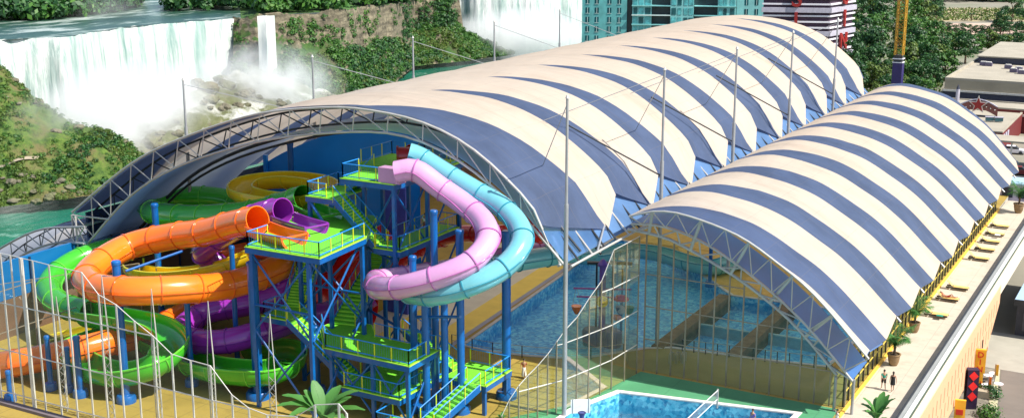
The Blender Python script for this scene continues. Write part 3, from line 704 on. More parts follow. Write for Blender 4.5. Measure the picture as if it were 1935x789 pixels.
# ================================================================== MAIN VAULT
OUT = [(-94.7, 9.8), (-86.5, 15.3), (-80, 18.3), (-71.6, 21.1), (-64.7, 22.25), (-59.9, 22.5), (-54.2, 21.9), (-49.4, 20.1), (-44.7, 16.6), (-43.4, 14.5), (-41.7, 12.3)]
INN = [(-93.3, 6.6), (-86.8, 12.3), (-80.2, 15.9), (-71.7, 18.7), (-64.8, 20.1), (-57.3, 20.8), (-51.8, 19.6), (-47.0, 16.9), (-44.0, 14.4), (-41.5, 12.0)]
Y0, Y1 = 83.0, 181.5
vault = T('main_vault', 'large striped barrel roof with saw-tooth eave over the slides and wave pool', 'roof', (-68, 83, 0))
op = smooth_profile(OUT, 60)
TB = [91.8+9.4*k for k in range(11)]; TA = [96.5+9.4*k for k in range(11)]
def edge_x(y):
    if y < 91.8: return lerp(-43.6, -42.0, (y-83)/8.8)
    f = ((y-91.8) % 9.4)/9.4
    return lerp(-42.0, -43.5, f*2) if f < 0.5 else lerp(-43.5, -42.0, f*2-1)
def vault_sheet(dz, thin=0.0, left=-94.7, y1=None):
    mb = MB(); mb.uv = []
    ys = sorted(set([round(Y0+(Y1-Y0)*i/170, 3) for i in range(171)]+[t for t in TB+TA if Y0 < t < Y1]))
    if y1: ys = [y for y in ys if y <= y1]
    nx = 64
    dense = catmull([(x, 0, z) for x, z in OUT], 0.25); dp = [(p.x, p.z) for p in dense]
    for y in ys:
        xe = edge_x(y)
        for i in range(nx+1):
            x = lerp(left, xe, 1-(1-i/nx)**1.0); z = prof(dp, x)
            s_ = (x+61)/19 if x > -61 else (x+61)/33
            ph = ((y-84.5)/10.0) % 1.0
            puff = 0.42*math.sin(math.pi*ph)**0.7*max(0, 1-abs(x+66)/26)
            wr = 0.05*noise.noise(Vector((x*0.5, y*0.35, 2)))
            mb.v.append(Vector((x, y, z+puff-0.15+wr+dz))); mb.uv.append((s_, y))
    n = nx+1
    mb.f = [(j*n+i, j*n+i+1, (j+1)*n+i+1, (j+1)*n+i) for j in range(len(ys)-1) for i in range(nx)]; mb.mi = [0]*len(mb.f)
    return mb
vault_sheet(0.12).build('outer_membrane', M['membrane'], vault, smooth=True)
vault_sheet(-0.02, y1=90.5).build('lining', M['lining'], vault, smooth=True)
ip = smooth_profile(INN, 48)
mb = MB(); ys = [83.05+(89.6-83.05)*i/8 for i in range(9)]
for y in ys:
    for x, z in ip: mb.v.append(Vector((x, y, z+0.12)))
n = len(ip); mb.f = [(j*n+i, j*n+i+1, (j+1)*n+i+1, (j+1)*n+i) for j in range(len(ys)-1) for i in range(n-1)]; mb.mi = [0]*len(mb.f)
mb.build('inner_membrane', M['inner_skin'], vault, smooth=True)
mb = MB(); jp = [(x, z) for x, z in ip if x < -64]
for y in (89.62, 93, 97, 99.9):
    for x, z in jp: mb.v.append(Vector((x, y, z+0.1)))
n = len(jp); mb.f = [(j*n+i, j*n+i+1, (j+1)*n+i+1, (j+1)*n+i) for j in range(3) for i in range(n-1)]; mb.mi = [0]*len(mb.f)
mb.build('ceiling_membrane', M['inner_skin'], vault, smooth=True)
mb = MB(); jp = [(x, z) for x, z in ip if x > -46.5]; ys = [89.62+i*5 for i in range(19)]
for y in ys:
    for x, z in jp: mb.v.append(Vector((x, y, z+0.1)))
n = len(jp); mb.f = [(j*n+i, j*n+i+1, (j+1)*n+i+1, (j+1)*n+i) for j in range(len(ys)-1) for i in range(n-1)]; mb.mi = [0]*len(mb.f)
mb.build('valley_membrane', M['valley_skin'], vault, smooth=True)
def arch_truss(parent, top, bot, y, n, m, r=0.105, rb=0.055, ybot=None):
    tp = smooth_profile(top, n); bp = smooth_profile(bot, n); yb = y if ybot is None else ybot
    MB().path([(x, y, z) for x, z in tp], r, 8).build('chord', m, parent, smooth=True)
    MB().path([(x, yb, z) for x, z in bp], r, 8).build('chord', m, parent, smooth=True)
    for i in range(0, n, 2):
        MB().cyl((tp[i][0], y, tp[i][1]), (bp[i+1][0], yb, bp[i+1][1]), rb, n=6).build('brace', m, parent)
        if i+2 <= n: MB().cyl((bp[i+1][0], yb, bp[i+1][1]), (tp[i+2][0], y, tp[i+2][1]), rb, n=6).build('brace', m, parent)
OUTc = OUT[:-1]
ft = T('front_arch_truss', 'pale steel lattice arch along the front edge of the large vault', 'truss', (-68, 82.8, 0))
arch_truss(ft, [(x, z+0.05) for x, z in OUTc], INN, 82.75, 34, M['white_steel'])
bt = T('inner_arch_truss', 'dark steel arch rib under the large vault behind the pale front arch', 'truss', (-68, 89.5, 0))
arch_truss(bt, [(x, z-0.35) for x, z in OUTc], [(x, z+0.4) for x, z in INN], 85.6, 34, M['dark_steel'], 0.1, 0.06)
rb = T('ceiling_rib', 'dark double rib under the blue ceiling of the large vault', 'rib', (-68, 89.5, 0))
MB().path([(x, 89.4, z-0.15) for x, z in smooth_profile(INN, 30)], 0.16, 6).build('chord', M['dark_steel'], rb)
MB().path([(x, 89.4, z-0.75) for x, z in smooth_profile(INN, 30)], 0.12, 6).build('chord', M['dark_steel'], rb)
# side and end walls inside
bwall = mat('bright_blue_panel', (0.005, 0.26, 0.80), 0.35, 0, 0.1, 0.15, coat=0.3)
navy = mat('navy_panel', (0.012, 0.035, 0.09), 0.5, 0, 0.2, 0.2)
rbrown = mat('reddish_brown_wall', (0.16, 0.085, 0.05), 0.7, 0, 0.2, 0.3)
sw = T('side_wall', 'bright blue panel wall with brown base on the river side behind the slides', 'wall', (-94, 66, 0))
MB().b2((-94.3, 66, 3.6), (-94.0, 181, 7.1)).build('upper_panel', mat('river_side_blue', (0.004, 0.13, 0.36), 0.4, 0, 0.15, 0.2), sw)
MB().b2((-94.3, 66, 0), (-93.97, 181, 3.57)).build('lower_panel', rbrown, sw)
MB().b2((-94.3, 84, 7.12), (-94.05, 181, 9.6)).build('clerestory_panel', navy, sw)
for i in range(12):
    MB().b2((-93.95, 67+i*9.6, 0), (-93.8, 67.15+i*9.6, 7)).build('joint_strip', navy, sw)
gw = T('gable_wall', 'deep blue partition wall under the large vault behind the tower', 'wall', (-80, 100, 0))
gp = [(x, z-0.9) for x, z in ip if -93.4 < x < -65.4]
def gable(x0, x1, m, nm, y=100):
    pts = [(x, z) for x, z in gp if x0 < x < x1]; pts = [(x0, prof(ip, x0)-0.9)]+pts+[(x1, prof(ip, x1)-0.9)]
    mb = MB(); vs = [(x, y, z) for x, z in pts]+[(x, y, 0) for x, z in pts]+[(x, y+.2, z) for x, z in pts]+[(x, y+.2, 0) for x, z in pts]; n = len(pts)
    mb.add(vs, [(i, i+1, n+i+1, n+i) for i in range(n-1)]+[(2*n+i, 2*n+i+1, 3*n+i+1, 3*n+i) for i in range(n-1)]+[(i, i+1, 2*n+i+1, 2*n+i) for i in range(n-1)]); mb.build(nm, m, gw)
gable(-93.2, -84.8, navy, 'painted_shade_panel'); gable(-84.78, -66, bwall, 'blue_panel')  # navy stretch is the shaded part of the blue wall, put in as colour
MB().b2((-85.0, 99.6, 0), (-84.6, 99.95, 13.5)).build('post', bwall, gw)
for y in (176,):
    pts = [(x, z-.3) for x, z in ip]; mb = MB(); n = len(pts)
    mb.add([(x, y, z) for x, z in pts]+[(x, y, 0) for x, z in pts], [(i, i+1, n+i+1, n+i) for i in range(n-1)])
    tag(mb.build('end_wall', M['clear_glass']), 'glass wall closing the far end of the large vault', 'wall')
# violet slab, red wall and lemon wall behind the tower
tag(MB().b2((-68.2, 97, 0), (-65.6, 97.5, 12.5)).build('wall_panel', mat('violet_panel', (0.06, 0.09, 0.50), 0.5)), 'violet blue wall slab standing behind the slide tower', 'wall panel')

# valley truss on the line of masts
vt = T('valley_truss', 'long steel lattice beam in the valley between the two striped roofs', 'truss', (-41.3, 83, 12))
MB().cyl((-40.9, 82.7, 12.0), (-40.9, 181, 12.0), 0.10, n=8).build('chord', M['white_steel'], vt)
MB().cyl((-42.0, 82.7, 11.9), (-42.0, 181, 11.9), 0.12, n=8).build('chord', M['white_steel'], vt)
k = 0; y = 83.0
while y < 180 and k < 84:
    a = (-40.9 if k % 2 else -42.0, y, 12.0); tm = M['white_steel'] if k % 3 == 0 else M['dark_steel']
    MB().cyl(a, (-43.3, y+1.15, 13.7), 0.09, n=6).build('brace', tm, vt)
    k += 1; y += 1.17
for i in range(11):
    yb = 83+9.4*i
    if yb+4.6 < 180: MB().cyl((-40.95, yb+4.5, 12.05), (-42.3, yb+8.6, 13.0), 0.09, n=6).build('strut', M['grey_steel'], vt)

# masts
def mast(x, y, zt, z0, label, group, cables):
    t = T('mast', label, 'mast', (x, y, z0), group)
    MB().cyl((x, y, z0), (x, y, lerp(z0, zt, .68)), 0.19, 0.17, n=12).build('lower_tube', M['grey_steel'], t, smooth=True)
    MB().cyl((x, y, lerp(z0, zt, .68)), (x, y, zt), 0.12, 0.10, n=12).build('upper_tube', M['grey_steel'], t, smooth=True)
    MB().cyl((x, y, zt), (x, y, zt+.25), 0.17, 0.05, n=12).build('cap', M['white_steel'], t)
    for q, r in cables: MB().cyl((x, y, zt-0.4), q, r, n=5).build('cable', M['grey_steel'], t)
    return t
dp = [(p.x, p.z) for p in catmull([(x, 0, z) for x, z in OUT], 0.25)]
pos = ['nearest mast, tall and grey, rising from the court to the corner of the large roof', 'second mast from the front in the roof valley, where the smaller striped roof begins',
       'third mast from the front in the roof valley, at the middle of the saw-tooth eave', 'fourth mast from the front in the roof valley, before the striped tower block', 'farthest mast of the roof valley, beside the last tooth of the eave']
for i, y in enumerate((82.2, 100.8, 119.4, 138.0, 156.6)):
    cb = [((-46.5, y+6.5, prof(dp, -46.5)+.1), 0.035), ((-50.0, y-5.5, prof(dp, -50)+.15), 0.03)]
    if i == 0: cb = cb[:1]
    t = mast(-41.1, y, 24.9, 0 if i < 2 else 2, pos[i], 'masts along the roof valley', cb)
    if i: MB().cyl((-41.1, y, 15.6), (-48.6, y-3.6, prof(dp, -48.6)+.45), 0.07, n=6).build('strut', M['dark_steel'], t)
lpos = ['white mast on the far eave, in front of the middle of the wide waterfall', 'white mast on the far eave, in front of the boulders below the falls', 'white mast on the far eave, in front of the green slope and river bend',
        'white mast on the far eave, at the left edge of the far waterfall', 'white mast on the far eave, between the far waterfall and the teal tower block']
for i, (px, py) in enumerate(((346, 152), (590, 108), (780, 72), (934, 42), (1058, 20))):
    q = PX(px, py, -87); mast(-87, q.y, q.z, 8, lpos[i], 'masts along the river side eave', [((-80, q.y+9, prof(dp, -80)+.1), 0.04)])

# lower barrel on the river side
lv = T('river_side_vault', 'low brown and navy barrel roof on lattice arches at the river side', 'roof', (-100, 83, 0))
LO = [(-112, -0.5), (-106.5, 3.9), (-101.3, 6.7), (-97.8, 8.0), (-94.9, 8.5), (-92.2, 8.9)]; LI = [(-110, -0.5), (-105.5, 2.4), (-101, 5.0), (-97.6, 6.4), (-94.9, 7.0), (-92.5, 7.2)]
lp = smooth_profile(LO, 24); mb = MB(); mb.uv = []
ys = [82+i*0.7 for i in range(140)]
for y in ys:
    for i, (x, z) in enumerate(lp): mb.v.append(Vector((x, y, z))); mb.uv.append((-1+0.3*i/24, y))
n = len(lp); mb.f = [(j*n+i, j*n+i+1, (j+1)*n+i+1, (j+1)*n+i) for j in range(len(ys)-1) for i in range(n-1)]; mb.mi = [0]*len(mb.f)
mb.build('outer_membrane', M['lining'], lv, smooth=True)
lp2 = smooth_profile(LI, 24); mb = MB()
for y in (82.1, 100, 140, 179):
    for i, (x, z) in enumerate(lp2): mb.v.append(Vector((x, y, z)))
mb.f = [(j*n+i, j*n+i+1, (j+1)*n+i+1, (j+1)*n+i) for j in range(3) for i in range(n-1)]; mb.mi = [0]*len(mb.f)
mb.build('inner_membrane', M['inner_skin'], lv, smooth=True)
arch_truss(lv, LO, LI, 81.9, 16, M['grey_steel'], 0.11, 0.06)
arch_truss(lv, LO, LI, 85.5, 16, M['dark_steel'], 0.1, 0.06)
# corner posts where both roofs land
cp = T('corner_support', 'pair of thin white posts where the large arch lands on the river side', 'support', (-93, 81, 0))
for x, y in ((-94.6, 82.6), (-93.9, 82.4)): MB().cyl((x, y, 5), (x, y, 9.6), 0.1, n=8).build('post', M['white_steel'], cp)
MB().cyl((-94.6, 82.6, 9.6), (-92.6, 82.4, 6.6), 0.08, n=6).build('brace', M['white_steel'], cp)
MB().cyl((-94.6, 82.6, 9.6), (-89.5, 82.6, 9.8), 0.08, n=6).build('brace', M['white_steel'], cp)

# ================================================================== SIDE VAULT (smaller striped roof)
V2 = [(-40.3, 13.9), (-38.2, 14.55), (-35.6, 14.6), (-31.1, 13.5), (-27.6, 11.6), (-24.5, 9.4), (-20.3, 5.2)]
B2 = [(-41.1, 12.4), (-38.8, 12.25), (-36.4, 11.7), (-31.3, 9.5), (-26.8, 6.6), (-23.0, 2.9)]
M2 = [(-40.5, 13.1), (-37.6, 13.2), (-33.9, 12.2), (-29.5, 9.8), (-25.5, 6.8), (-21.6, 2.9)]
v2 = T('side_vault', 'smaller blue and cream striped barrel roof beside the sun deck', 'roof', (-30, 93, 0))
def sheet2(dz, m, nm, ya=92.2, yb=177):
    sp = smooth_profile(V2, 44); mb = MB(); mb.uv = []
    ys = sorted([ya+(yb-ya)*i/150 for i in range(151)])
    for y in ys:
        for i, (x, z) in enumerate(sp):
            s_ = (x+40.3)/20.0; f = ((y-93.3) % 9.25)/9.25
            zz = z+dz+0.05*noise.noise(Vector((x*.5, y*.4, 7)))
            # gentle scallop of the eave, fabric drawn in between the ribs
            xx = x; e = max(0, s_-0.9)*10*0.55*(abs(f-0.45)*1.6-0.3); xx -= e*0.8; zz += e*0.9
            if y > 170: xx -= (y-170)/7*max(0, s_-0.5)*2.0
            mb.v.append(Vector((xx, y, zz))); mb.uv.append((s_, y))
    n = len(sp); mb.f = [(j*n+i, j*n+i+1, (j+1)*n+i+1, (j+1)*n+i) for j in range(len(ys)-1) for i in range(n-1)]; mb.mi = [0]*len(mb.f)
    mb.build(nm, m, v2, smooth=True)
sheet2(0.12, M['membrane2'], 'outer_membrane')
sheet2(-0.04, M['inner_skin'], 'lining', 92.3, 96.5)
mp2 = smooth_profile([(x, z+.1) for x, z in M2], 40); mb = MB()
for y in (93.1, 95.0, 97.5):
    for x, z in mp2: mb.v.append(Vector((x, y, z)))
n = len(mp2); mb.f = [(j*n+i, j*n+i+1, (j+1)*n+i+1, (j+1)*n+i) for j in range(2) for i in range(n-1)]; mb.mi = [0]*len(mb.f)
mb.build('inner_membrane', M['side_inner'], v2, smooth=True)
t2 = T('side_arch_truss', 'white triangular lattice arch at the front of the smaller striped roof', 'truss', (-30, 92, 0))
arch_truss(t2, [(x, z+.05) for x, z in V2], M2, 92.1, 22, M['white_steel'], 0.09, 0.05, ybot=93.0)
bp = smooth_profile(B2, 22); mp_ = smooth_profile(M2, 22); tp_ = smooth_profile(V2, 22)
MB().path([(x, 93.7, z) for x, z in bp], 0.13, 8).build('chord', M['white_steel'], t2, smooth=True)
for i in range(0, 22, 2):
    MB().cyl((mp_[i][0], 93.0, mp_[i][1]), (bp[i+1][0], 93.7, bp[i+1][1]), 0.07, n=6).build('brace', M['white_steel'], t2)
    MB().cyl((bp[i+1][0], 93.7, bp[i+1][1]), (mp_[i+2][0], 93.0, mp_[i+2][1]), 0.07, n=6).build('brace', M['white_steel'], t2)
for i in range(2, 22, 4): MB().cyl((tp_[i][0], 92.2, tp_[i][1]), (bp[i][0], 93.7, bp[i][1]), 0.14, n=8).build('strut', M['white_steel'], t2)
for x, z in ((-23.0, 2.9), (-21.6, 2.9)): MB().cyl((x, 93.4, 0), (x, 93.4, z), 0.12, n=8).build('leg', M['grey_steel'], t2)

# inner ribs of the side vault
for k in range(8):
    y = 103+9.3*k; r = T('roof_rib', 'steel rib under the smaller striped roof, bay %s from the front' % ['one','two','three','four','five','six','seven','eight'][k], 'rib', (-30, y, 0), 'ribs under the smaller striped roof')
    MB().path([(x, y, z-0.25) for x, z in tp_], 0.1, 6).build('chord', M['grey_steel'], r)
    MB().path([(x, y, z-1.0) for x, z in tp_[1:-1]], 0.07, 6).build('chord', M['grey_steel'], r)

# ------------------------------------------------------------------ glass facades
def facade(name, label, pts, tops, rails, m, rm, mr=0.06, gm='glass', thick=(), bases=None):
    """pts: plan positions of the mullions; tops: their heights; rails: heights of the horizontal bars"""
    t = T(name, label, 'glass wall', (pts[0][0], pts[0][1], 0))
    for i, (x, y) in enumerate(pts):
        r = mr*(2.2 if i in thick else 1)
        z0 = bases[i] if bases else 0
        MB().box((x, y, (tops[i]+z0)/2), (r*2, r*2, tops[i]-z0)).build('mullion', m, t)
    for i in range(len(pts)-1):
        (xa, ya), (xb, yb) = pts[i], pts[i+1]
        MB().add([(xa, ya, 0), (xb, yb, 0), (xb, yb, tops[i+1]), (xa, ya, tops[i])], [(0,1,2,3)]).build('pane', M[gm], t)
    for z in rails:
        run = []
        segs = []
        for i, (x, y) in enumerate(pts):
            if tops[i] >= z-0.02: run.append((x, y, z))
            else:
                if len(run) > 1: segs.append(run)
                run = []
        if len(run) > 1: segs.append(run)
        for sgm in segs:
            mb = MB(); mb.path([(q[0], q[1]-mr*0.3, q[2]) for q in sgm], mr*0.95, 4); mb.build('rail', rm, t)
    mb = MB(); mb.path([(x, y, tops[i]) for i, (x, y) in enumerate(pts)], mr*0.7, 4); mb.build('top_rail', rm, t)
    return t
# left front
cut = [(0, 478), (19, 482), (39, 487), (61, 492), (92, 500), (123, 507), (154, 514), (186, 556), (219, 575), (254, 606), (289, 634), (324, 668), (360, 680), (397, 690), (438, 745), (470, 770), (505, 783)]
fp, ftop = [], []
for px, py in cut:
    q = PY(px, py, 63); fp.append((q.x, 63)); ftop.append(q.z)
fp = [(fp[0][0]-3, 63), (fp[0][0]-1.5, 63)]+fp; ftop = [ftop[0]]*2+ftop
facade('curtain_wall', 'cut-away glass wall with cream mullions in front of the slides at left', fp, ftop, (0.9, 4.5, 8.4), M['mullion_pale'], M['mullion_pale'], 0.052, 'clear_glass', thick=(4,))
# more of its low mullions towards the tower, cut low
fp2, ft2 = [], []
for px, py in ((505, 783), (560, 786), (595, 764), (640, 762), (655, 780)):
    q = PY(px, py, 63); fp2.append((q.x, 63)); ft2.append(q.z)
facade('curtain_wall', 'low cut-away stretch of glass wall beside the broad-leaved plant', fp2, ft2, (), M['mullion_pale'], M['mullion_pale'], 0.06, 'clear_glass')
MB_ = MB().b2((-92, 62.3, -0.3), (-73.2, 62.9, 0.25)); tag(MB_.build('plinth', mat('plinth_brown', (0.16, 0.13, 0.14), 0.7)), 'dark grey plinth under the glass wall at the lower left corner', 'plinth')
# side return of the left facade
rp = [(fp[0][0]-1, 63+6*i) for i in range(4)]
facade('curtain_wall', 'side return of the left glass wall beside the low river roof', rp, [9.0-0.8*i for i in range(4)], (4.5, 8.0), M['mullion'], M['mullion'], 0.055, 'clear_glass')
# thin lattice masts behind the left facade
llab = ['thin white lattice mast inside the glass wall, at the green slide\'s outer bend', 'thin white lattice mast inside the glass wall, left of the green spiral flume', 'thin white lattice mast inside the glass wall, over the middle of the green spiral flume',
        'thin white lattice mast inside the glass wall, in front of the purple slide', 'thin white lattice mast inside the glass wall, just left of the tower\'s front legs']
for i, (px, py, yb) in enumerate(((104, 560, 64.0), (190, 520, 64.0), (284, 546, 64.0), (391, 569, 64.0), (508, 593, 64.4))):
    q = PY(px, py, yb); x, zt = q.x, q.z; t = T('lattice_mast', llab[i], 'lattice mast', (x, yb, 0), 'thin lattice masts behind the left glass wall')
    zs = zt*0.62; c = [(x-.28, yb, 0), (x+.28, yb, 0), (x, yb+.35, 0)]
    for a in c: MB().cyl((a[0], a[1], 0), (a[0], a[1], zs), 0.035, n=5).build('chord', M['white_steel'], t)
    for a in c: MB().cyl((a[0], a[1], zs), (x, yb+.1, zt), 0.03, n=5).build('spike', M['white_steel'], t)
    mb = MB(); z = 0; k = 0
    while z < zs-0.5:
        for a, b in ((0, 1), (1, 2), (2, 0)):
            A, B = (c[a], c[b]) if k % 2 else (c[b], c[a]); mb.cyl((A[0], A[1], z), (B[0], B[1], z+.55), 0.02, n=4)
        z += .55; k += 1
    mb.build('lacing', M['white_steel'], t)
# valley facade: follows the court side from the corner to the front
VP = [(-39.8, 94.1), (-40.2, 88.7), (-41.6, 83.0), (-43.6, 79.0), (-46.8, 74.5), (-50, 70)]
def wall_pt(px, py):
    d = ray(px, py)
    for (x0, y0), (x1, y1) in zip(VP, VP[1:]):
        # intersect (t*d.x, t*d.y) with the segment
        ex, ey = x1-x0, y1-y0; den = d.x*ey-d.y*ex
        if abs(den) < 1e-9: continue
        t = (x0*ey-y0*ex)/den; u = ((t*d.x-x0)*ex+(t*d.y-y0)*ey)/(ex*ex+ey*ey)
        if t > 0 and -0.001 <= u <= 1.001: return C0+d*t
    return None
vcut = [(1209, 446), (1185, 459), (1160, 472), (1137, 530), (1114, 562), (1091, 598), (1066, 625), (1052, 645), (1035, 668), (1016, 690), (998, 708), (980, 728), (962, 755), (948, 785)]
fp, ftop = [], []
for px, py in vcut:
    q = wall_pt(px, py)
    if q is not None: fp.append((q.x, q.y)); ftop.append(max(0.15, q.z))
facade('curtain_wall', 'glass wall running back beside the front pool, its top cut off in a jagged line', fp, ftop, (2.6, 5.6, 8.7), M['mullion'], M['mullion_pale'], 0.045)
# hall facade
fp, ftop = [], []
n = 14
for i in range(n+1):
    x = lerp(-39.6, -22.4, i/n); fp.append((x, 94.25)); ftop.append(max(2.4, prof(B2, x)-0.1))
facade('curtain_wall', 'green-tinted glass wall under the smaller arch facing the green court', fp, ftop, (2.9, 5.8, 8.6), M['mullion'], M['mullion'], 0.055)
# deck side wall of the hall
hw = T('hall_side_wall', 'row of dark posts and glass between the striped roof and the sun deck', 'glass wall', (-22.6, 94, 0))
k = 0; y = 94.6
while y < 171:
    MB().box((-22.6, y, 1.9), (0.13, 0.16, 3.8)).build('post', M['dark_steel'], hw); y += 1.6; k += 1
for z in (1.1, 2.4, 3.8): MB().cyl((-22.6, 94.6, z), (-22.6, 171, z), 0.05, n=4).build('rail', mat('yellow_rail', (0.6, 0.45, 0.08), 0.5), hw)
MB().add([(-22.68, 94.6, 0), (-22.68, 171, 0), (-22.68, 171, 3.8), (-22.68, 94.6, 3.8)], [(0,1,2,3)]).build('pane', M['glass'], hw)

# ================================================================== SLIDES
def frames(c):
    out = []
    for i, q in enumerate(c):
        t = (c[min(i+1, len(c)-1)]-c[max(i-1, 0)]).normalized(); s_ = t.cross(Vector((0,0,1)))
        s_ = s_.normalized() if s_.length > 0.05 else Vector((1,0,0)); out.append((q, t, s_, s_.cross(t)))
    return out
def tube_mesh(fr, r, n=22, a0=0, a1=2*math.pi, th=0.07):
    """hollow tube or open channel: outer and inner skin"""
    mb = MB(); closed = abs(a1-a0-2*math.pi) < 1e-3; k = n if closed else n+1
    for rr in (r, r-th):
        for q, t, s_, u in fr:
            for i in range(k):
                a = a0+(a1-a0)*i/n; mb.v.append(q+s_*math.cos(a)*rr+u*math.sin(a)*rr)
    L = len(fr); off = L*k
    for j in range(L-1):
        for i in range(n):
            i2 = (i+1) % k if closed else i+1
            mb.f.append((j*k+i, j*k+i2, (j+1)*k+i2, (j+1)*k+i)); mb.f.append((off+j*k+i2, off+j*k+i, off+(j+1)*k+i, off+(j+1)*k+i2))
    for j in (0, L-1):
        for i in range(n):
            i2 = (i+1) % k if closed else i+1; mb.f.append((j*k+i, j*k+i2, off+j*k+i2, off+j*k+i))
    if not closed:
        for j in range(L-1):
            for i in (0, n): mb.f.append((j*k+i, (j+1)*k+i, off+(j+1)*k+i, off+j*k+i))
    mb.mi = [0]*len(mb.f); return mb
def ring_mesh(q, t, s_, u, r, wd, ht, n=22, a0=0, a1=2*math.pi):
    fr = [(q-t*wd/2, t, s_, u), (q+t*wd/2, t, s_, u)]; return tube_mesh(fr, r+ht, n, a0, a1, ht+0.02)
def slide(name, label, key, pts, r, mouth=None, step=0.45, ring_every=6, seam=True):
    c = catmull(pts, step); fr = frames(c); t = T(name, label, 'water slide', (c[-1].x, c[-1].y, max(0, c[-1].z-r)))
    tube_mesh(fr, r).build('tube', M[key], t, smooth=True)
    for i in range(3, len(fr)-1, ring_every):
        if len([x for x in t.children]) < 90: ring_mesh(*fr[i], r, 0.09, 0.075).build('joint_flange', M[key+'_rim'], t, smooth=True)
    if seam:
        for sgn in (-1, 1):
            mb = MB(); vs = []
            for q, tt, s_, u in fr:
                o1 = q+s_*sgn*(r-0.01); o2 = q+s_*sgn*(r+0.10); vs += [o1+u*0.03, o2+u*0.03, o2-u*0.03, o1-u*0.03]
            mb.add(vs, [(4*i+a, 4*i+(a+1)%4, 4*(i+1)+(a+1)%4, 4*(i+1)+a) for i in range(len(fr)-1) for a in range(4)]); mb.build('seam_flange', M[key+'_rim'], t)
    if mouth is not None:
        c2 = catmull(mouth, 0.4); f2 = frames(c2)
        tube_mesh(f2, r*1.0, 18, math.pi*1.0, math.pi*2.0, 0.08).build('entry_tray', M[key], t, smooth=True)
        ring_mesh(*f2[0], r, 0.14, 0.12, 18, math.pi, 2*math.pi).build('tray_lip', M[key+'_rim'], t, smooth=True)
        for sg in (0, -1):
            mb = MB(); mb.path([q+s_*(r*(1 if sg else -1)) for q, tt, s_, u in f2], 0.09, 6); mb.build('tray_rim', M[key+'_rim'], t, smooth=True)
        e = f2[0]; MB().cyl(e[0]-e[2]*r-e[3]*0.1, e[0]+e[2]*r-e[3]*0.1, 0.1).build('handle_bar', M[key+'_rim'], t)
    return t
def flume(name, label, key, pts, r, step=0.45, ring_every=7, a0=math.pi*0.93, a1=math.pi*2.07, walls=0.0):
    c = catmull(pts, step); fr = frames(c); t = T(name, label, 'water slide', (c[-1].x, c[-1].y, max(0, c[-1].z-r)))
    tube_mesh(fr, r, 18, a0, a1, 0.08).build('channel', M[key], t, smooth=True)
    for sg in (a0, a1):
        MB().path([q+s_*math.cos(sg)*r+u*math.sin(sg)*r for q, tt, s_, u in fr], 0.10, 6).build('rim', M[key+'_rim'], t, smooth=True)
    for i in range(4, len(fr)-1, ring_every):
        if len(t.children) < 90: ring_mesh(*fr[i], r, 0.09, 0.07, 18, a0, a1).build('joint_flange', M[key+'_rim'], t, smooth=True)
    return t
Q = lambda L: [PY(*p) for p in L]
slide('tube_slide', 'orange enclosed tube slide looping wide in front of the others at left', 'orange',
  Q([(487,415,75.4),(440,424,76),(390,438,76.2),(320,447,76.4),(250,463,75.4),(200,488,72.5),(165,520,69.6),(180,541,68.0),(240,549,67.6),(330,547,70.0),(420,540,73.9),(490,521,77.2),(538,497,80.5),(543,480,85),(500,485,88.5),(430,520,88.5),(370,575,83),(290,624,76.8),(190,650,71.6),(100,672,68.4),(0,690,66.3),(-80,705,65.6)]), 1.15,
  mouth=Q([(556,444,73.6),(520,436,74.4),(487,424,75.3)]))
slide('tube_slide', 'purple enclosed tube slide leaving the platform between the orange and green slides', 'purple',
  Q([(535,397,79.2),(490,405,80),(450,428,80.8),(400,458,81),(385,480,81.5),(430,500,83),(500,515,84.5),(548,540,84.5),(530,560,83.5),(470,574,82),(390,590,79.8),(345,620,77.0),(362,641,75.6),(420,645,75.6),(490,628,77.6),(560,604,80.5),(640,588,83.5),(690,575,86)]), 1.05,
  mouth=Q([(598,425,77.2),(565,416,78),(535,405,79.1)]))
slide('tube_slide', 'green enclosed tube slide curling behind the others before it opens into a flume', 'green',
  Q([(575,373,83.6),(530,387,84.5),(470,401,84.7),(390,409,84.2),(315,406,84.6),(283,394,87.5),(325,375,90.5),(400,373,92),(447,388,92.5),(420,420,91),(300,455,87.5),(190,475,83.5),(125,503,80),(92,540,77),(112,573,75),(170,590,74.2)]), 1.1,
  mouth=Q([(628,404,81.5),(602,396,82.3),(575,383,83.5)]))
flume('open_flume', 'bright green open flume spiralling low behind the glass wall', 'green',
  Q([(166,589,74.3),(240,600,73.6),(300,615,73.2),(326,645,71.8),(290,682,69.4),(220,700,68.2),(155,682,68.8),(142,655,71),(200,634,74),(270,636,75.6),(340,668,74.4),(400,690,73),(500,697,73.8),(548,676,76.5),(535,655,79),(480,655,80.5)]), 1.35)
flume('open_flume', 'dark green open flume rising behind the purple slide', 'green', Q([(500,545,86),(450,565,85),(400,588,84),(345,612,82.5),(300,640,82)]), 1.1)
flume('open_flume', 'yellow open bowl flume circling above the green slide mouth', 'yellow',
  Q([(614,364,86),(560,375,85.6),(500,372,85.6),(454,359,87.5),(470,342,90.5),(530,334,92.5),(590,339,92),(616,350,90),(594,364,88.5),(545,371,88.8)]), 1.15)
flume('open_flume', 'yellow open flume curving low behind the orange loop', 'yellow',
  Q([(470,480,82),(430,495,81),(380,508,80.5),(310,515,80.5),(258,508,81.5),(252,494,83.5)]), 0.95)
flume('open_flume', 'orange open flume tucked between the orange loop and the platform legs', 'orange', Q([(560,478,86),(520,468,85),(470,468,84),(420,478,83.3),(385,492,83)]), 1.05)
flume('open_flume', 'small yellow flume beside the lower orange tube at far left', 'yellow',
  Q([(190,618,78.5),(130,632,76.5),(70,648,75),(20,655,75.5),(-30,640,77)]), 0.9)
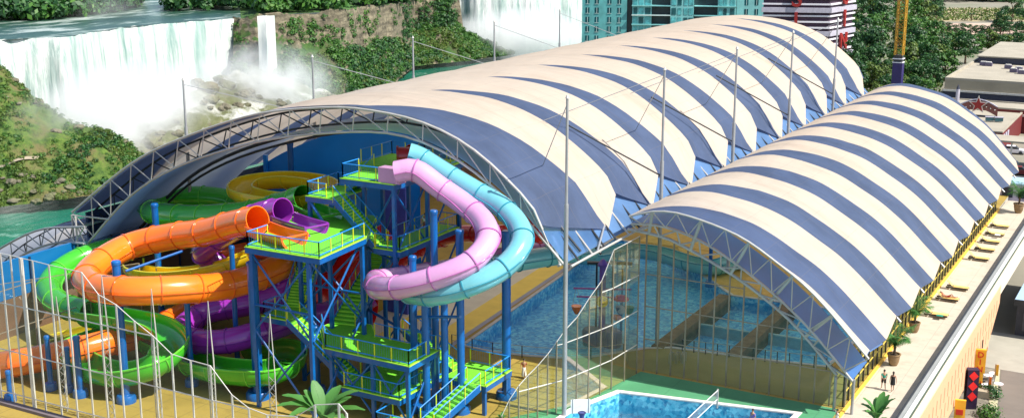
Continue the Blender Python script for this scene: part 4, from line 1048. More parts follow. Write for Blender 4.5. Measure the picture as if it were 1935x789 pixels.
flume('open_flume', 'brownish orange open flume behind the green bend at far left', 'orange',
  Q([(200,590,84),(140,600,82),(70,618,80),(0,636,78.5),(-60,650,77.5)]), 1.3)
slide('tube_slide', 'pink tube slide sweeping round the tower from the highest platform', 'pink',
  Q([(748,325,79.4),(785,322,80),(830,353,80.4),(880,388,80.4),(915,421,79.4),(921,456,78),(890,494,76),(830,522,74.6),(760,541,74),(717,543,75),(712,531,77.5),(760,523,80.4),(860,507,85.5),(960,484,90.5),(1050,464,95.5),(1120,452,99)]), 0.88)
slide('tube_slide', 'aqua blue tube slide running just outside the pink one', 'aqua',
  Q([(772,290,82.0),(795,298,82.4),(840,326,82.5),(900,362,82.4),(950,392,82.0),(982,430,81),(983,466,79.4),(950,506,77.6),(890,537,75.8),(820,556,75.2),(772,550,77),(792,535,80),(870,514,84.4),(960,496,88.8),(1050,482,93),(1120,472,96.5)]), 0.86)
slide('tube_slide', 'red tube slide dropping behind the aqua one from the highest platform', 'red',
  Q([(768,289,86),(815,314,88),(870,344,90.5),(930,376,92),(985,406,91),(1030,428,89.5),(1040,438,88.5),(1000,441,89),(930,441,91),(870,442,93),(830,452,94),(770,480,93.5),(720,520,92.5)]), 0.8, seam=False)
flume('open_flume', 'wide dark red bowl flume glowing behind the tower legs', 'red',
  Q([(735,440,95),(690,470,93.5),(650,510,92),(625,545,91),(640,575,90),(690,590,90)]), 2.2)
flume('open_flume', 'magenta open flume emerging below the red bowl', 'purple',
  Q([(700,555,90),(660,580,88.5),(620,600,87),(590,590,86)]), 1.2)
flume('open_flume', 'teal wavy flume crossing the far end of the wave pool', 'aqua',
  [PZ(1080,478,1.4), PZ(1130,482,1.3), PZ(1180,470,1.2), PZ(1240,474,1.2), PZ(1300,492,1.2), PZ(1350,500,1.2), PZ(1400,488,1.2)], 1.1)

# ------------------------------------------------------------------ columns carrying the slides
def column(x, y, zt, r, label, cap=True, disc=True):
    t = T('support_column', label, 'column', (x, y, 0), 'blue columns carrying the slides')
    MB().cyl((x, y, 0.1), (x, y, zt), r, n=16).build('shaft', M['blue_steel'], t, smooth=True)
    if disc: MB().lathe((x, y, 0), [(r*2.4, 0), (r*2.4, .45), (r*2.1, .62), (r*1.1, .64), (r*1.05, .7)], 20).build('base', M['blue_steel'], t, smooth=True)
    if cap: MB().lathe((x, y, zt), [(r*1.15, -0.1), (r*1.15, 0.12), (r*0.9, 0.2)], 16).build('cap', M['blue_steel'], t, smooth=True)
    return t
cols = [((239, 758), (237, 500), .33, 'tall blue column in the middle of the orange loop'),
 ((153, 748), (150, 640), .26, 'blue column under the outer bend of the green tube slide'),
 ((133, 738), (130, 660), .2, 'short blue column behind the round base at the green bend'),
 ((20, 757), (20, 705), .2, 'short blue column under the lower orange tube at the left edge'),
 ((97, 735), (97, 640), .22, 'blue column under the small yellow flume at far left'),
 ((363, 727), (400, 560), .24, 'blue column under the purple slide\'s outer bend'),
 ((489, 750), (489, 500), .42, 'thick blue column left of the tower\'s front legs'),
 ((600, 742), (600, 620), .3, 'blue column between the tower stairs and the purple slide'),
 ((957, 750), (957, 440), .36, 'dark blue column under the outer bend of the aqua slide'),
 ((872, 778), (869, 438), .3, 'bright blue column in front of the tower\'s right stairs'),
 ((807, 787), (808, 560), .3, 'blue column left of the right stairs, its top under the aqua slide'),
 ((842, 782), (842, 560), .28, 'blue column between two others under the pink and aqua slides'),
 ((785, 775), (785, 488), .28, 'blue column whose capped top stands inside the pink loop'),
 ((825, 765), (825, 402), .28, 'tallest blue column beside the tower, right of the person\'s landing'),
 ((450, 700), (450, 470), .22, 'blue column behind the orange loop, right of the yellow flume'),
 ((752, 720), (742, 600), .3, 'blue column under the tower\'s middle landing'),
]
for (bx, by), (tx, ty), r, lb in cols:
    b = PZ(bx, by, 0); u = PY(tx, ty, b.y); column(b.x, b.y, u.z, r, lb)
for (tx, ty, yb, lb) in ((292, 388, 82.0, 'grey blue column behind the orange tube near the river wall'), (548, 272, 97.0, 'grey blue column rising to the roof behind the yellow bowl')):
    u = PY(tx, ty, yb); column(u.x, yb, u.z, .3, lb)
def beam(name, label, a, b, r=.11, m='blue_steel'):
    o = MB().cyl(a, b, r, n=8).build(name, M[m], smooth=True, origin=a); tag(o, label, 'beam'); return o
beam('support_arm', 'long blue arm from the tall column to the orange tube', PY(237, 512, 69.8), PY(345, 474, 75.0))
beam('support_arm', 'thin blue arm reaching from the capped column across the pink loop', PZ(785, 775, 0)+Vector((0,0,9.6)), PY(708, 524, 76.2), .09)
beam('support_arm', 'blue cross arm joining two columns under the aqua slide', PY(785, 598, 77.5), PY(870, 598, 76.0), .12)

# ================================================================== THE TOWER
tower = T('slide_tower', 'blue steel slide tower with green landings, stairs and yellow railing posts', 'slide tower', (-58, 78, 0))
infill = mat('railing_wire', (0.03, 0.22, 0.45), 0.5)
def railing(par, pts, h=1.15):
    """rails, yellow posts and wire infill along a line of points"""
    rl = MB(); wi = MB(); P_ = [Vector(p) for p in pts]
    up = Vector((0, 0, h))
    for a, b in zip(P_, P_[1:]):
        for f in (1.0, 0.12): rl.cyl(a+up*f, b+up*f, 0.045, n=5)
        L = (b-a).length; n = max(1, int(L/0.22))
        for i in range(1, n): q = a.lerp(b, i/n); wi.cyl(q+up*.12, q+up, 0.009, n=3)
    o = rl.build('railing', M['blue_rail'], par); wi.build('wire_infill', infill, o)
    for a, b in zip(P_, P_[1:]):
        L = (b-a).length; n = max(1, round(L/1.5))
        for i in range(n+1):
            q = a.lerp(b, i/n)
            if len(o.children) < 60: MB().box(q+Vector((0, 0, (h+0.05-0.35)/2)), (.07, .07, h+.35)).build('post', M['yellow_post'], o)
    return o
def platform(poly, z, rails=(), th=0.42):
    p_ = MB().prism(poly, z-0.08, z).build('deck', M['green_deck'], tower)
    mb = MB(); me_ = MB(); n = len(poly)
    for a, b in zip(poly, poly[1:]+poly[:1]):
        A, B = Vector((*a, 0)), Vector((*b, 0)); d = (B-A); L = d.length; rz = math.atan2(d.y, d.x); c = (A+B)/2
        mb.box((c.x, c.y, z-0.1-th/2), (L+.1, .12, th), rz); me_.box((c.x, c.y, z-0.045), (L+.14, .16, .07), rz)
    mb.build('edge_beam', M['blue_steel'], p_); me_.build('toe_strip', M['green_edge'], p_)
    # joists
    x0, x1 = min(a[0] for a in poly), max(a[0] for a in poly); y0, y1 = min(a[1] for a in poly), max(a[1] for a in poly)
    for r_ in rails: railing(p_, [(x, y, z) for x, y in r_])
    return p_
def stair(a, b, wd, n=None, rail=(True, True)):
    a, b = Vector(a), Vector(b); d = Vector((b.x-a.x, b.y-a.y, 0)); L = d.length; d.normalize(); s_ = Vector((-d.y, d.x, 0)); dz = b.z-a.z
    n = n or max(3, int(abs(dz)/0.19)); o = bpy.data.objects.new('staircase', None); COL.objects.link(o); o.parent = tower; o.location = a-wloc(tower)
    for sg in (-1, 1):
        k = s_*sg*(wd/2+.05); st = MB(); st.add([a+k+s_*.04-Vector((0,0,.42)), a+k-s_*.04-Vector((0,0,.42)), a+k-s_*.04+Vector((0,0,.06)), a+k+s_*.04+Vector((0,0,.06)), b+k+s_*.04-Vector((0,0,.42)), b+k-s_*.04-Vector((0,0,.42)), b+k-s_*.04+Vector((0,0,.06)), b+k+s_*.04+Vector((0,0,.06))],
            [(0,1,5,4),(1,2,6,5),(2,3,7,6),(3,0,4,7),(0,1,2,3),(4,5,6,7)])
        st.build('stringer', M['blue_steel'], o)
    rz = math.atan2(d.y, d.x)
    for i in range(n):
        q = a.lerp(b, (i+.5)/n); MB().box(q, (L/n*1.12, wd, .06), rz).build('tread', M['green_deck'], o)
        MB().box(q-Vector((0, 0, .09))+d*(-(L/n)*0.5 if dz > 0 else (L/n)*.5), (.04, wd, .14), rz).build('riser', M['green_edge'], o)
    for sg, r_ in zip((-1, 1), rail):
        if r_: railing(o.parent, [a+s_*sg*(wd/2+.05), b+s_*sg*(wd/2+.05)], 1.1)
    return o
# slide-mouth platform
P1 = [(-63.4, 71.8), (-56.4, 71.9), (-56.9, 78.4), (-60.2, 84.6), (-67.2, 85.2), (-65.4, 78)]
platform(P1, 13.2, [[(-63.3, 74.3), (-63.3, 71.9), (-56.5, 72), (-57.0, 78.4)]])
# highest platform
P0 = [(-60.2, 79.9), (-55.1, 79.9), (-55.1, 90.3), (-62.4, 90.3), (-62.4, 85.5), (-60.2, 82.8)]
platform(P0, 17.4, [[(-60.1, 82.2), (-60.1, 80.0), (-55.2, 80.0)], [(-55.2, 86.8), (-55.2, 90.2), (-62.3, 90.2), (-62.3, 85.6)]])
# small landing and stairs
platform([(-64.2, 80.4), (-61.3, 80.4), (-61.3, 84.8), (-64.2, 84.8)], 15.4, [[(-62.2, 80.5), (-64.1, 80.5), (-64.1, 84.7), (-62.9, 84.7)]])
stair((-62.3, 83.9, 15.4), (-60.3, 83.9, 17.4), 1.4, rail=(False, True))
stair((-61.4, 81.2, 15.4), (-57.4, 81.2, 11.9), 1.6)
platform([(-57.4, 80.3), (-54.9, 80.3), (-54.9, 89.2), (-57.4, 89.2)], 11.9, [[(-57.3, 80.4), (-55.0, 80.4), (-55.0, 89.1), (-57.3, 89.1), (-57.3, 83.0)]])
platform([(-63.5, 88), (-60.5, 88), (-60.5, 91), (-63.5, 91)], 9.0, [[(-60.6, 88.1), (-63.4, 88.1), (-63.4, 90.9)]])
stair((-57.4, 88.4, 11.8), (-60.5, 88.9, 9.0), 1.3)
stair((-61.9, 88, 9.0), (-59.9, 79.2, 5.3), 2.0)
platform([(-61.2, 77.8), (-58.0, 74.2), (-50.0, 74.0), (-50.0, 78.0), (-56.0, 78.2), (-58.0, 80.4), (-61.2, 80.4)], 5.2,
   [[(-61.1, 77.9), (-58.0, 74.3), (-50.1, 74.1), (-50.1, 76.5)], [(-50.1, 77.9), (-56, 78.1)]])
platform([(-56.4, 74.2), (-51.0, 74.1), (-50.8, 80.0), (-56.4, 80)], 2.3, [[(-56.3, 74.3), (-51.1, 74.2), (-50.9, 79.9)]])
platform([(-65.0, 75.2), (-62.4, 75.2), (-62.4, 78.2), (-65, 78.2)], 6.4, [[(-62.5, 75.3), (-64.9, 75.3), (-64.9, 78.1)]])
stair((-65.6, 84.6, 13.0), (-64.0, 78.2, 6.4), 1.8)
stair((-62.4, 75.9, 6.4), (-56.5, 75.9, 2.3), 1.6)
platform([(-50.1, 79.0), (-46.3, 79.0), (-46.3, 83.0), (-50.1, 83.0)], 2.6, [[(-46.4, 79.1), (-46.4, 82.9), (-50.0, 82.9)]])
stair((-54.8, 81.0, 5.2), (-50.1, 81.0, 2.6), 1.3)
stair((-47.4, 79.0, 2.6), (-49.0, 74.8, 0.4), 1.6)
platform([(-52.3, 72.6), (-48.0, 72.6), (-48.0, 75.0), (-52.3, 75)], 0.4, [[(-48.2, 72.7), (-52.2, 72.7), (-52.2, 74.9)]], 0.3)
def leg(x, y, z0, z1, w_=.28):
    MB().box((x, y, (z0+z1)/2), (w_, w_, z1-z0)).build('leg', M['blue_steel'], tower)
def br(a, b, r=.085): MB().cyl(a, b, r, n=6).build('brace', M['blue_steel'], tower)
legs = [(-63.1, 72.1, 12.8), (-57.6, 72.1, 12.8), (-57.1, 78.2, 12.8), (-60.3, 78.2, 12.8), (-63.5, 78.4, 12.8), (-66.6, 84.8, 12.8), (-61, 84.5, 12.8),
        (-59.9, 82.6, 17), (-55.3, 80.2, 17), (-55.3, 85, 17), (-59.9, 85.2, 17), (-55.3, 90, 17), (-60.5, 90, 17), (-64.0, 80.6, 15.0), (-61.5, 84.6, 15.0),
        (-50.4, 74.4, 4.8), (-53.6, 74.4, 4.8), (-57.6, 74.5, 4.8), (-50.4, 78, 4.8), (-53.6, 80, 4.8), (-57.8, 80, 4.8), (-46.6, 79.3, 2.2), (-46.6, 82.7, 2.2), (-49.8, 82.7, 2.2)]
for x, y, z in legs: leg(x, y, 0, z)
for (x0, x1, y) in ((-63.1, -57.6, 72.1), (-63.5, -57.1, 78.4)):
    for z0, z1 in ((0.3, 6.4), (6.4, 12.6)):
        br((x0, y, z0), (x1, y, z1)); br((x1, y, z0), (x0, y, z1))
    for z in (8.5,): br((x0, y, z), (x1, y, z), .1)
for (x, y0, y1) in ((-57.4, 72.1, 78.2),):
    for z0, z1 in ((0.3, 6.4), (6.4, 12.6)): br((x, y0, z0), (x, y1, z1)); br((x, y1, z0), (x, y0, z1))
for z0, z1 in ((0.3, 5.6), (5.6, 11), (11.3, 16.8)):
    br((-59.9, 82.6, z0), (-55.3, 80.2, z1)); br((-55.3, 80.2, z0), (-55.3, 85, z1)); br((-55.3, 85, z0), (-55.3, 80.2, z1))
    br((-59.9, 85.2, z0), (-60.5, 90, z1)); br((-55.3, 85, z0), (-55.3, 90, z1)); br((-59.9, 82.6, z1), (-55.3, 80.2, z1), .12)
br((-64.0, 80.5, 15.0), (-60.0, 79.6, 11.2), .13); br((-57.6, 74.5, .3), (-53.6, 74.4, 4.7)); br((-53.6, 74.4, .3), (-57.6, 74.5, 4.7)); br((-53.6, 74.4, .3), (-50.4, 74.4, 4.7)); br((-50.4, 74.4, .3), (-53.6, 74.4, 4.7))
br((-50.4, 74.4, .3), (-50.4, 78, 4.7)); br((-57.6, 74.5, 4.6), (-50.4, 74.4, 4.6), .12)
# pink slide's start box on the highest platform, red entry
tag(MB().b2((-56.6, 79.95, 17.4), (-54.6, 80.9, 18.6)).build('start_box', M['pink']), 'pink start box of the pink slide, on the highest platform', 'slide start')
rs_ = T('start_box', 'bright red start canopy at the top of the red slide', 'slide start', (-57.5, 85.5, 17.4))
MB().cyl((-58.4, 85.4, 18.35), (-56.7, 86.4, 18.35), .8, n=14).build('shell', M['red'], rs_, smooth=True); MB().cyl((-58.5, 85.35, 18.35), (-58.35, 85.45, 18.35), .92, n=14).build('lip', M['red_rim'], rs_)
# little railing round the wave pool near edge
gr = T('pool_railing', 'low dark railing along the curved near edge of the wave pool', 'railing', (-50, 92, 0))
rp_ = [(-57.2, 91.6), (-55, 91.5), (-52.9, 91.5), (-50.2, 92.0), (-47.3, 92.9), (-44.7, 94.5), (-42.6, 96.8)]
rpp = catmull([(x, y, 0) for x, y in rp_], 1.2)
for q in rpp[::2]: MB().cyl(q, q+Vector((0, 0, 1.1)), .05, n=6).build('post', M['dark_steel'], gr)
for z in (0.55, 1.1): MB().path([q+Vector((0, 0, z)) for q in rpp], .025, 4).build('rail', M['grey_steel'], gr)
gr = T('pool_railing', 'row of short dark posts and rail along the lap pool inside the glass wall', 'railing', (-30, 100, 0))
rpp = [Vector((lerp(-38.5, -26, i/12), 100.4+(1.7*i/12), 0)) for i in range(13)]
for q in rpp[::1]: MB().cyl(q, q+Vector((0, 0, 1.1)), .045, n=6).build('post', M['dark_steel'], gr)
MB().path([q+Vector((0, 0, 1.1)) for q in rpp], .03, 4).build('rail', M['grey_steel'], gr)

# ================================================================== PEOPLE
def skin_chain(verts, edges, radii, name, m, parent, root=0, sub=1, wl=None):
    me = bpy.data.meshes.new(name); me.from_pydata([Vector(v) for v in verts], edges, []); o = bpy.data.objects.new(name, me); COL.objects.link(o)
    md = o.modifiers.new('s', 'SKIN'); md.use_smooth_shade = True
    for i, r in enumerate(radii):
        r = r if hasattr(r, '__len__') else (r, r); o.data.skin_vertices[0].data[i].radius = r
    o.data.skin_vertices[0].data[root].use_root = True
    sb = o.modifiers.new('b', 'SUBSURF'); sb.levels = sub; sb.render_levels = sub
    dg = bpy.context.evaluated_depsgraph_get(); dg.update(); me2 = bpy.data.meshes.new_from_object(o.evaluated_get(dg)); bpy.data.objects.remove(o)
    me2.materials.clear(); me2.materials.append(m); me2.name = name
    o2 = bpy.data.objects.new(name, me2); COL.objects.link(o2)
    if parent: o2.parent = parent
    return o2
def person(label, loc, face, J, top=None, bottom=None, skirt=None, hairlen=0.0, lying=False, dress=None):
    """face: heading in radians (0 looks along +y). J overrides joints."""
    t = T('person', label, 'person', loc); X = Matrix.Rotation(face, 4, 'Z')
    if lying: X = X @ Matrix.Rotation(R(-90), 4, 'X')
    D = dict(pel=(0,0,.93), spi=(0,0,1.12), che=(0,.01,1.34), nec=(0,0,1.47), hea=(0,.02,1.56), top=(0,.01,1.70),
        sL=(-.17,0,1.40), eL=(-.23,-.02,1.12), wL=(-.24,.06,.88), hL=(-.24,.08,.80), sR=(.17,0,1.40), eR=(.23,-.02,1.12), wR=(.24,.06,.88), hR=(.24,.08,.80),
        pL=(-.09,0,.90), kL=(-.10,.03,.50), aL=(-.10,-.02,.08), tL=(-.11,.14,.03), pR=(.09,0,.90), kR=(.10,.03,.50), aR=(.10,-.02,.08), tR=(.11,.14,.03))
    D.update(J); D = {k: X @ Vector(v) for k, v in D.items()}
    if lying: 
        lo = min(v.z for v in D.values()); 
    names = ['pel','spi','che','nec','hea','top','sL','eL','wL','hL','sR','eR','wR','hR','pL','kL','aL','tL','pR','kR','aR','tR']
    rad = dict(pel=(.13,.10), spi=(.115,.085), che=(.14,.10), nec=.05, hea=(.075,.085), top=(.07,.08), sL=.055, eL=.038, wL=.026, hL=(.038,.016), sR=.055, eR=.038, wR=.026, hR=(.038,.016),
        pL=.085, kL=.055, aL=.036, tL=(.035,.022), pR=.085, kR=.055, aR=.036, tR=(.035,.022))
    ed = [('pel','spi'),('spi','che'),('che','nec'),('nec','hea'),('hea','top'),('che','sL'),('sL','eL'),('eL','wL'),('wL','hL'),('che','sR'),('sR','eR'),('eR','wR'),('wR','hR'),('pel','pL'),('pL','kL'),('kL','aL'),('aL','tL'),('pel','pR'),('pR','kR'),('kR','aR'),('aR','tR')]
    vs = [D[n] for n in names]; rr = [rad[n] for n in names]; ee = [(names.index(a), names.index(b)) for a, b in ed]
    for s_ in 'LR':   # fingers and thumb
        h, w_ = D['h'+s_], D['w'+s_]; d = (h-w_).normalized(); sd_ = (X.to_3x3() @ Vector((0, 1, 0))); sd_ = (sd_-d*sd_.dot(d)).normalized(); hi = names.index('h'+s_)
        for k, (off, ln) in enumerate(((-.03, .062), (-.01, .075), (.01, .07), (.03, .055))):
            a = h+sd_*off+d*.02; b = a+d*ln*.5; c = a+d*ln+sd_*0.0; n0 = len(vs); vs += [a, b, c]; rr += [.009, .0085, .008]; ee += [(hi, n0), (n0, n0+1), (n0+1, n0+2)]
        a = h-sd_*-.035-d*.01; n0 = len(vs); vs += [w_.lerp(h, .5)+sd_*.04, w_.lerp(h, .8)+sd_*.075]; rr += [.011, .009]; ee += [(hi, n0), (n0, n0+1)]
    skin_chain(vs, ee, rr, 'body', M['skin'], t)
    def sub(keys, edges, rads, nm, m): skin_chain([D[k] for k in keys], [(keys.index(a), keys.index(b)) for a, b in edges], rads, nm, m, t)
    if top: sub(['spi','che','sL','sR','pel','mL','mR'] if False else ['spi','che','sL','sR','pel'], [('pel','spi'),('spi','che'),('che','sL'),('che','sR')], [(.13,.10),(.155,.115),.072,.072,(.145,.115)], 'shirt', top)
    if top:
        for s_ in 'LR': MB().cyl(D['s'+s_]+t.location, D['s'+s_].lerp(D['e'+s_], .55)+t.location, .07, .062, 8).build('sleeve', top, t)
    if bottom:
        for s_ in 'LR': MB().cyl(D['p'+s_]+t.location+Vector((0,0,.04)), D['p'+s_].lerp(D['k'+s_], .75)+t.location, .105, .088, 10).build('shorts', bottom, t)
    if skirt:
        a, b = D['pel']+t.location+Vector((0, 0, .06)), D['aL'].lerp(D['aR'], .5)+t.location+Vector((0, 0, .12)); MB().cyl(a, b, .15, .22, 14).build('skirt', skirt, t, smooth=True)
    if dress:
        a, b = D['che']+t.location, D['kL'].lerp(D['kR'], .5)+t.location+Vector((0, 0, .1)); MB().cyl(a, b, .155, .2, 12).build('dress', dress, t, smooth=True)
    hd = D['hea'].lerp(D['top'], .62); bk = (X.to_3x3() @ Vector((0, -1, 0)))
    MB().ball(hd+t.location+bk*.022+Vector((0, 0, .02 if not lying else 0)), (.092, .092, .10)).build('hair', M['hair'], t, smooth=True)
    if hairlen: MB().cyl(hd+t.location+bk*.06, hd+t.location+bk*.09-Vector((0, 0, hairlen)), .07, .04, 8).build('hair', M['hair'], t)
    fw = -bk; c = D['hea'].lerp(D['top'], .25)+t.location; upv = (D['top']-D['hea']).normalized(); rt = fw.cross(upv)
    MB().cyl(c+fw*.078+upv*.02, c+fw*.10-upv*.01, .008, .014, 6).build('nose', M['skin'], t)
    for s_ in (-1, 1):
        MB().ball(c+fw*.074+rt*s_*.03+upv*.045, .010, 6, 4).build('eye', M['hair'], t); MB().ball(c+rt*s_*.082+upv*.02, (.014, .022, .03), 6, 4).build('ear', M['skin'], t)
    MB().cyl(c+fw*.078-upv*.035-rt*.022, c+fw*.078-upv*.035+rt*.022, .006, n=5).build('mouth', mat('lips', (.35, .1, .08), .5), t)
    return t
WALK1 = dict(kL=(-.10,.16,.52), aL=(-.10,.20,.10), tL=(-.11,.36,.04), kR=(.10,-.04,.50), aR=(.10,-.26,.14), tR=(.11,-.14,.04), eL=(-.24,-.12,1.13), wL=(-.25,-.16,.90), hL=(-.25,-.15,.82), eR=(.24,.06,1.13), wR=(.23,.20,.92), hR=(.23,.25,.85))
WALK2 = dict(kR=(.10,.14,.52), aR=(.10,.16,.10), tR=(.11,.32,.04), kL=(-.10,-.02,.50), aL=(-.10,-.22,.12), tL=(-.11,-.10,.04), eR=(.24,-.12,1.13), wR=(.25,-.14,.90), hR=(.25,-.13,.82))
teal = mat('teal_shirt', (.01, .22, .15), .8); blk = mat('black_cloth', (.012, .012, .015), .8); wht = mat('white_cloth', (.75, .73, .72), .8); brn = mat('brick_top', (.35, .10, .05), .8); lil = mat('purple_cloth', (.25, .18, .5), .8)
g = PZ(1669, 735, 0.01); person('person in teal shirt and dark shorts walking away along the sun deck', (g.x, g.y, .01), R(25), WALK1, top=teal, bottom=blk)
g = PZ(1686, 739, 0.01); person('person in a short black dress walking beside the one in teal', (g.x, g.y, .01), R(20), WALK2, dress=blk, hairlen=.2)
g = PZ(990, 714, 0.0); person('person in a long white skirt and rust top walking by the wave pool', (g.x, g.y, 0), R(200), WALK1, top=brn, skirt=wht, hairlen=.25)
person('person in a white shirt walking on the tower\'s middle landing', (-56.2, 86.0, 11.9), R(215), WALK2, top=wht, bottom=mat('brown_shorts', (.25, .1, .07), .8))
g = PZ(1580, 812, 0.02); person('person stretching both arms out sideways on the green court', (g.x, g.y, .02), R(120), dict(eL=(-.46,0,1.40), wL=(-.70,0,1.42), hL=(-.79,0,1.43), eR=(.46,0,1.38), wR=(.68,.02,1.36), hR=(.77,.02,1.35)), top=wht, bottom=blk)
g = PZ(1421, 812, 0.02); person('person in purple standing at the edge of the front pool', (g.x, g.y, .02), R(160), {}, top=lil, bottom=lil, hairlen=.1)

# ------------------------------------------------------------------ sun loungers
tanw = mat('lounger_canvas', (.75, .50, .16), .7, 0, .12, 3); tand = mat('lounger_frame', (.30, .19, .07), .6)
def lounger(label, x, y):
    t = T('sun_lounger', label, 'sun lounger', (x, y, .01), 'sun loungers in a row on the deck')
    for s_ in (-1, 1):
        MB().box((x+.05, y+s_*.34, .29), (2.2, .06, .16)).build('side_rail', mat('lounger_painted_shade', (.05, .045, .03), .6), t)  # rails coloured near black to stand in for the shade under the lounger
        for px in (-.85, .95): MB().box((x+px, y+s_*.34, .16), (.06, .06, .30)).build('leg', tand, t)
    mb = MB()
    for i in range(15): mb.box((x-.28+i*.1, y, .39), (.085, .76, .03))
    mb.build('seat', tanw, t)
    mb = MB(); c = math.cos(R(42)); s2 = math.sin(R(42))
    for i in range(8):
        a = .06+i*.1; mb.add([(x-.35-a*c, y-.33, .40+a*s2), (x-.35-(a+.085)*c, y-.33, .40+(a+.085)*s2), (x-.35-(a+.085)*c, y+.33, .40+(a+.085)*s2), (x-.35-a*c, y+.33, .40+a*s2),
          (x-.37-a*c, y-.33, .37+a*s2), (x-.37-(a+.085)*c, y-.33, .37+(a+.085)*s2), (x-.37-(a+.085)*c, y+.33, .37+(a+.085)*s2), (x-.37-a*c, y+.33, .37+a*s2)], [(0,1,2,3),(4,5,6,7),(0,1,5,4),(1,2,6,5),(2,3,7,6),(3,0,4,7)])
    mb.build('backrest', tanw, t)
    for s_ in (-1, 1): MB().cyl((x-.82, y+s_*.3, .34), (x-.75, y+s_*.3, .78), .02, n=5).build('prop', tand, t)
    return t
ll = ['farthest sun lounger, near the potted palm at the deck end', 'second sun lounger from the far end of the deck', 'third sun lounger from the far end, middle of the far five', 'fourth sun lounger from the far end of the deck', 'nearest of the five far sun loungers', 'empty sun lounger just beyond the sunbather', 'sun lounger with the sunbather on it', 'nearest sun lounger, empty, beside the potted palms']
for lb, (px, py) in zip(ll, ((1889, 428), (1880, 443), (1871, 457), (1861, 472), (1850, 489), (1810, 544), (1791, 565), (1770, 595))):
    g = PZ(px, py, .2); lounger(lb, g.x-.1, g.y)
    if 'sunbather on' in lb: sb = (g.x, g.y)
tw = [('folded_towel', 'small white towel folded on the second lounger from the far end', 1880, 443, wht), ('folded_towel', 'teal towel lying on the nearest lounger', 1770, 595, teal)]
for nm, lb, px, py, mm in tw:
    g = PZ(px, py, .4); tag(MB().box((g.x+.3, g.y, .425), (.6, .5, .04)).build(nm, mm), lb, 'towel')
# sunbather lies on the back, head on the raised backrest
pb = person('sunbather lying on a lounger, one knee bent', (sb[0]-.75, sb[1], .52), R(-90), dict(pel=(0,0,.0+.35), spi=(0,0,.53), che=(0,.06,.74), nec=(0,.14,.86), hea=(0,.19,.93), top=(0,.28,1.03),
  sL=(-.17,.08,.80), eL=(-.27,.02,.56), wL=(-.25,.02,.34), hL=(-.25,.02,.26), sR=(.17,.08,.80), eR=(.30,.04,.60), wR=(.25,.02,.38), hR=(.25,.02,.30),
  pL=(-.09,0,.32), kL=(-.10,.30,.0), aL=(-.10,.0,-.30), tL=(-.10,.06,-.44), pR=(.09,0,.32), kR=(.11,.03,-.12), aR=(.11,.0,-.52), tR=(.11,.10,-.60)), bottom=mat('red_trunks', (.4, .05, .04), .8)) if False else None
def lying_person(label, x, y, z):
    t = T('person', label, 'person', (x, y, z)); V = lambda a, b, c: Vector((a, b, c))
    names = dict(pel=V(0,0,.10), spi=V(-.2,0,.11), che=V(-.42,0,.20), nec=V(-.54,0,.31), hea=V(-.60,0,.37), top=V(-.69,0,.46), sL=V(-.46,-.18,.24), eL=V(-.30,-.30,.10), wL=V(-.08,-.28,.10), hL=V(0,-.28,.10),
       sR=V(-.46,.18,.24), eR=V(-.62,.34,.36), wR=V(-.74,.18,.46), hR=V(-.76,.10,.48), pL=V(.05,-.09,.10), kL=V(.42,-.10,.40), aL=V(.66,-.10,.06), tL=V(.80,-.10,.06), pR=V(.05,.09,.10), kR=V(.48,.10,.09), aR=V(.90,.11,.06), tR=V(.95,.12,.17))
    ks = list(names); rad = dict(pel=(.13,.10), spi=(.11,.08), che=(.14,.10), nec=.05, hea=(.08,.08), top=(.075,.075), sL=.055, eL=.038, wL=.026, hL=(.035,.018), sR=.055, eR=.038, wR=.026, hR=(.035,.018), pL=.085, kL=.055, aL=.036, tL=.028, pR=.085, kR=.055, aR=.036, tR=.028)
    ed = [('pel','spi'),('spi','che'),('che','nec'),('nec','hea'),('hea','top'),('che','sL'),('sL','eL'),('eL','wL'),('wL','hL'),('che','sR'),('sR','eR'),('eR','wR'),('wR','hR'),('pel','pL'),('pL','kL'),('kL','aL'),('aL','tL'),('pel','pR'),('pR','kR'),('kR','aR'),('aR','tR')]
    vs = [names[k] for k in ks]; rr = [rad[k] for k in ks]; ee = [(ks.index(a), ks.index(b)) for a, b in ed]
    for s_, dx in (('L', 1), ('R', -.4)):
        hi = ks.index('h'+s_); h = names['h'+s_]
        for k, off in enumerate((-.03, -.01, .01, .03)): n0 = len(vs); vs += [h+V(.03*dx, off, 0), h+V((.09-.008*k)*dx, off, -.01)]; rr += [.009, .008]; ee += [(hi, n0), (n0, n0+1)]
        n0 = len(vs); vs += [h+V(-.01, .045, .01), h+V(.03*dx, .07, .01)]; rr += [.011, .009]; ee += [(hi, n0), (n0, n0+1)]
    skin_chain(vs, ee, rr, 'body', mat('tanned_skin', (.40, .15, .08), .5), t)
    MB().ball(t.location+V(-.68, 0, .44), (.09, .09, .08)).build('hair', M['hair'], t, smooth=True)
    for s_ in (-.09, .09): MB().cyl(t.location+V(.02, s_, .10), t.location+V(.24, s_, .2 if s_ < 0 else .1), .10, .085, 10).build('shorts', mat('red_trunks', (.4, .05, .04), .8), t)
lying_person('sunbather lying on a lounger with one knee bent and an arm behind the head', sb[0]-.05, sb[1], .42)

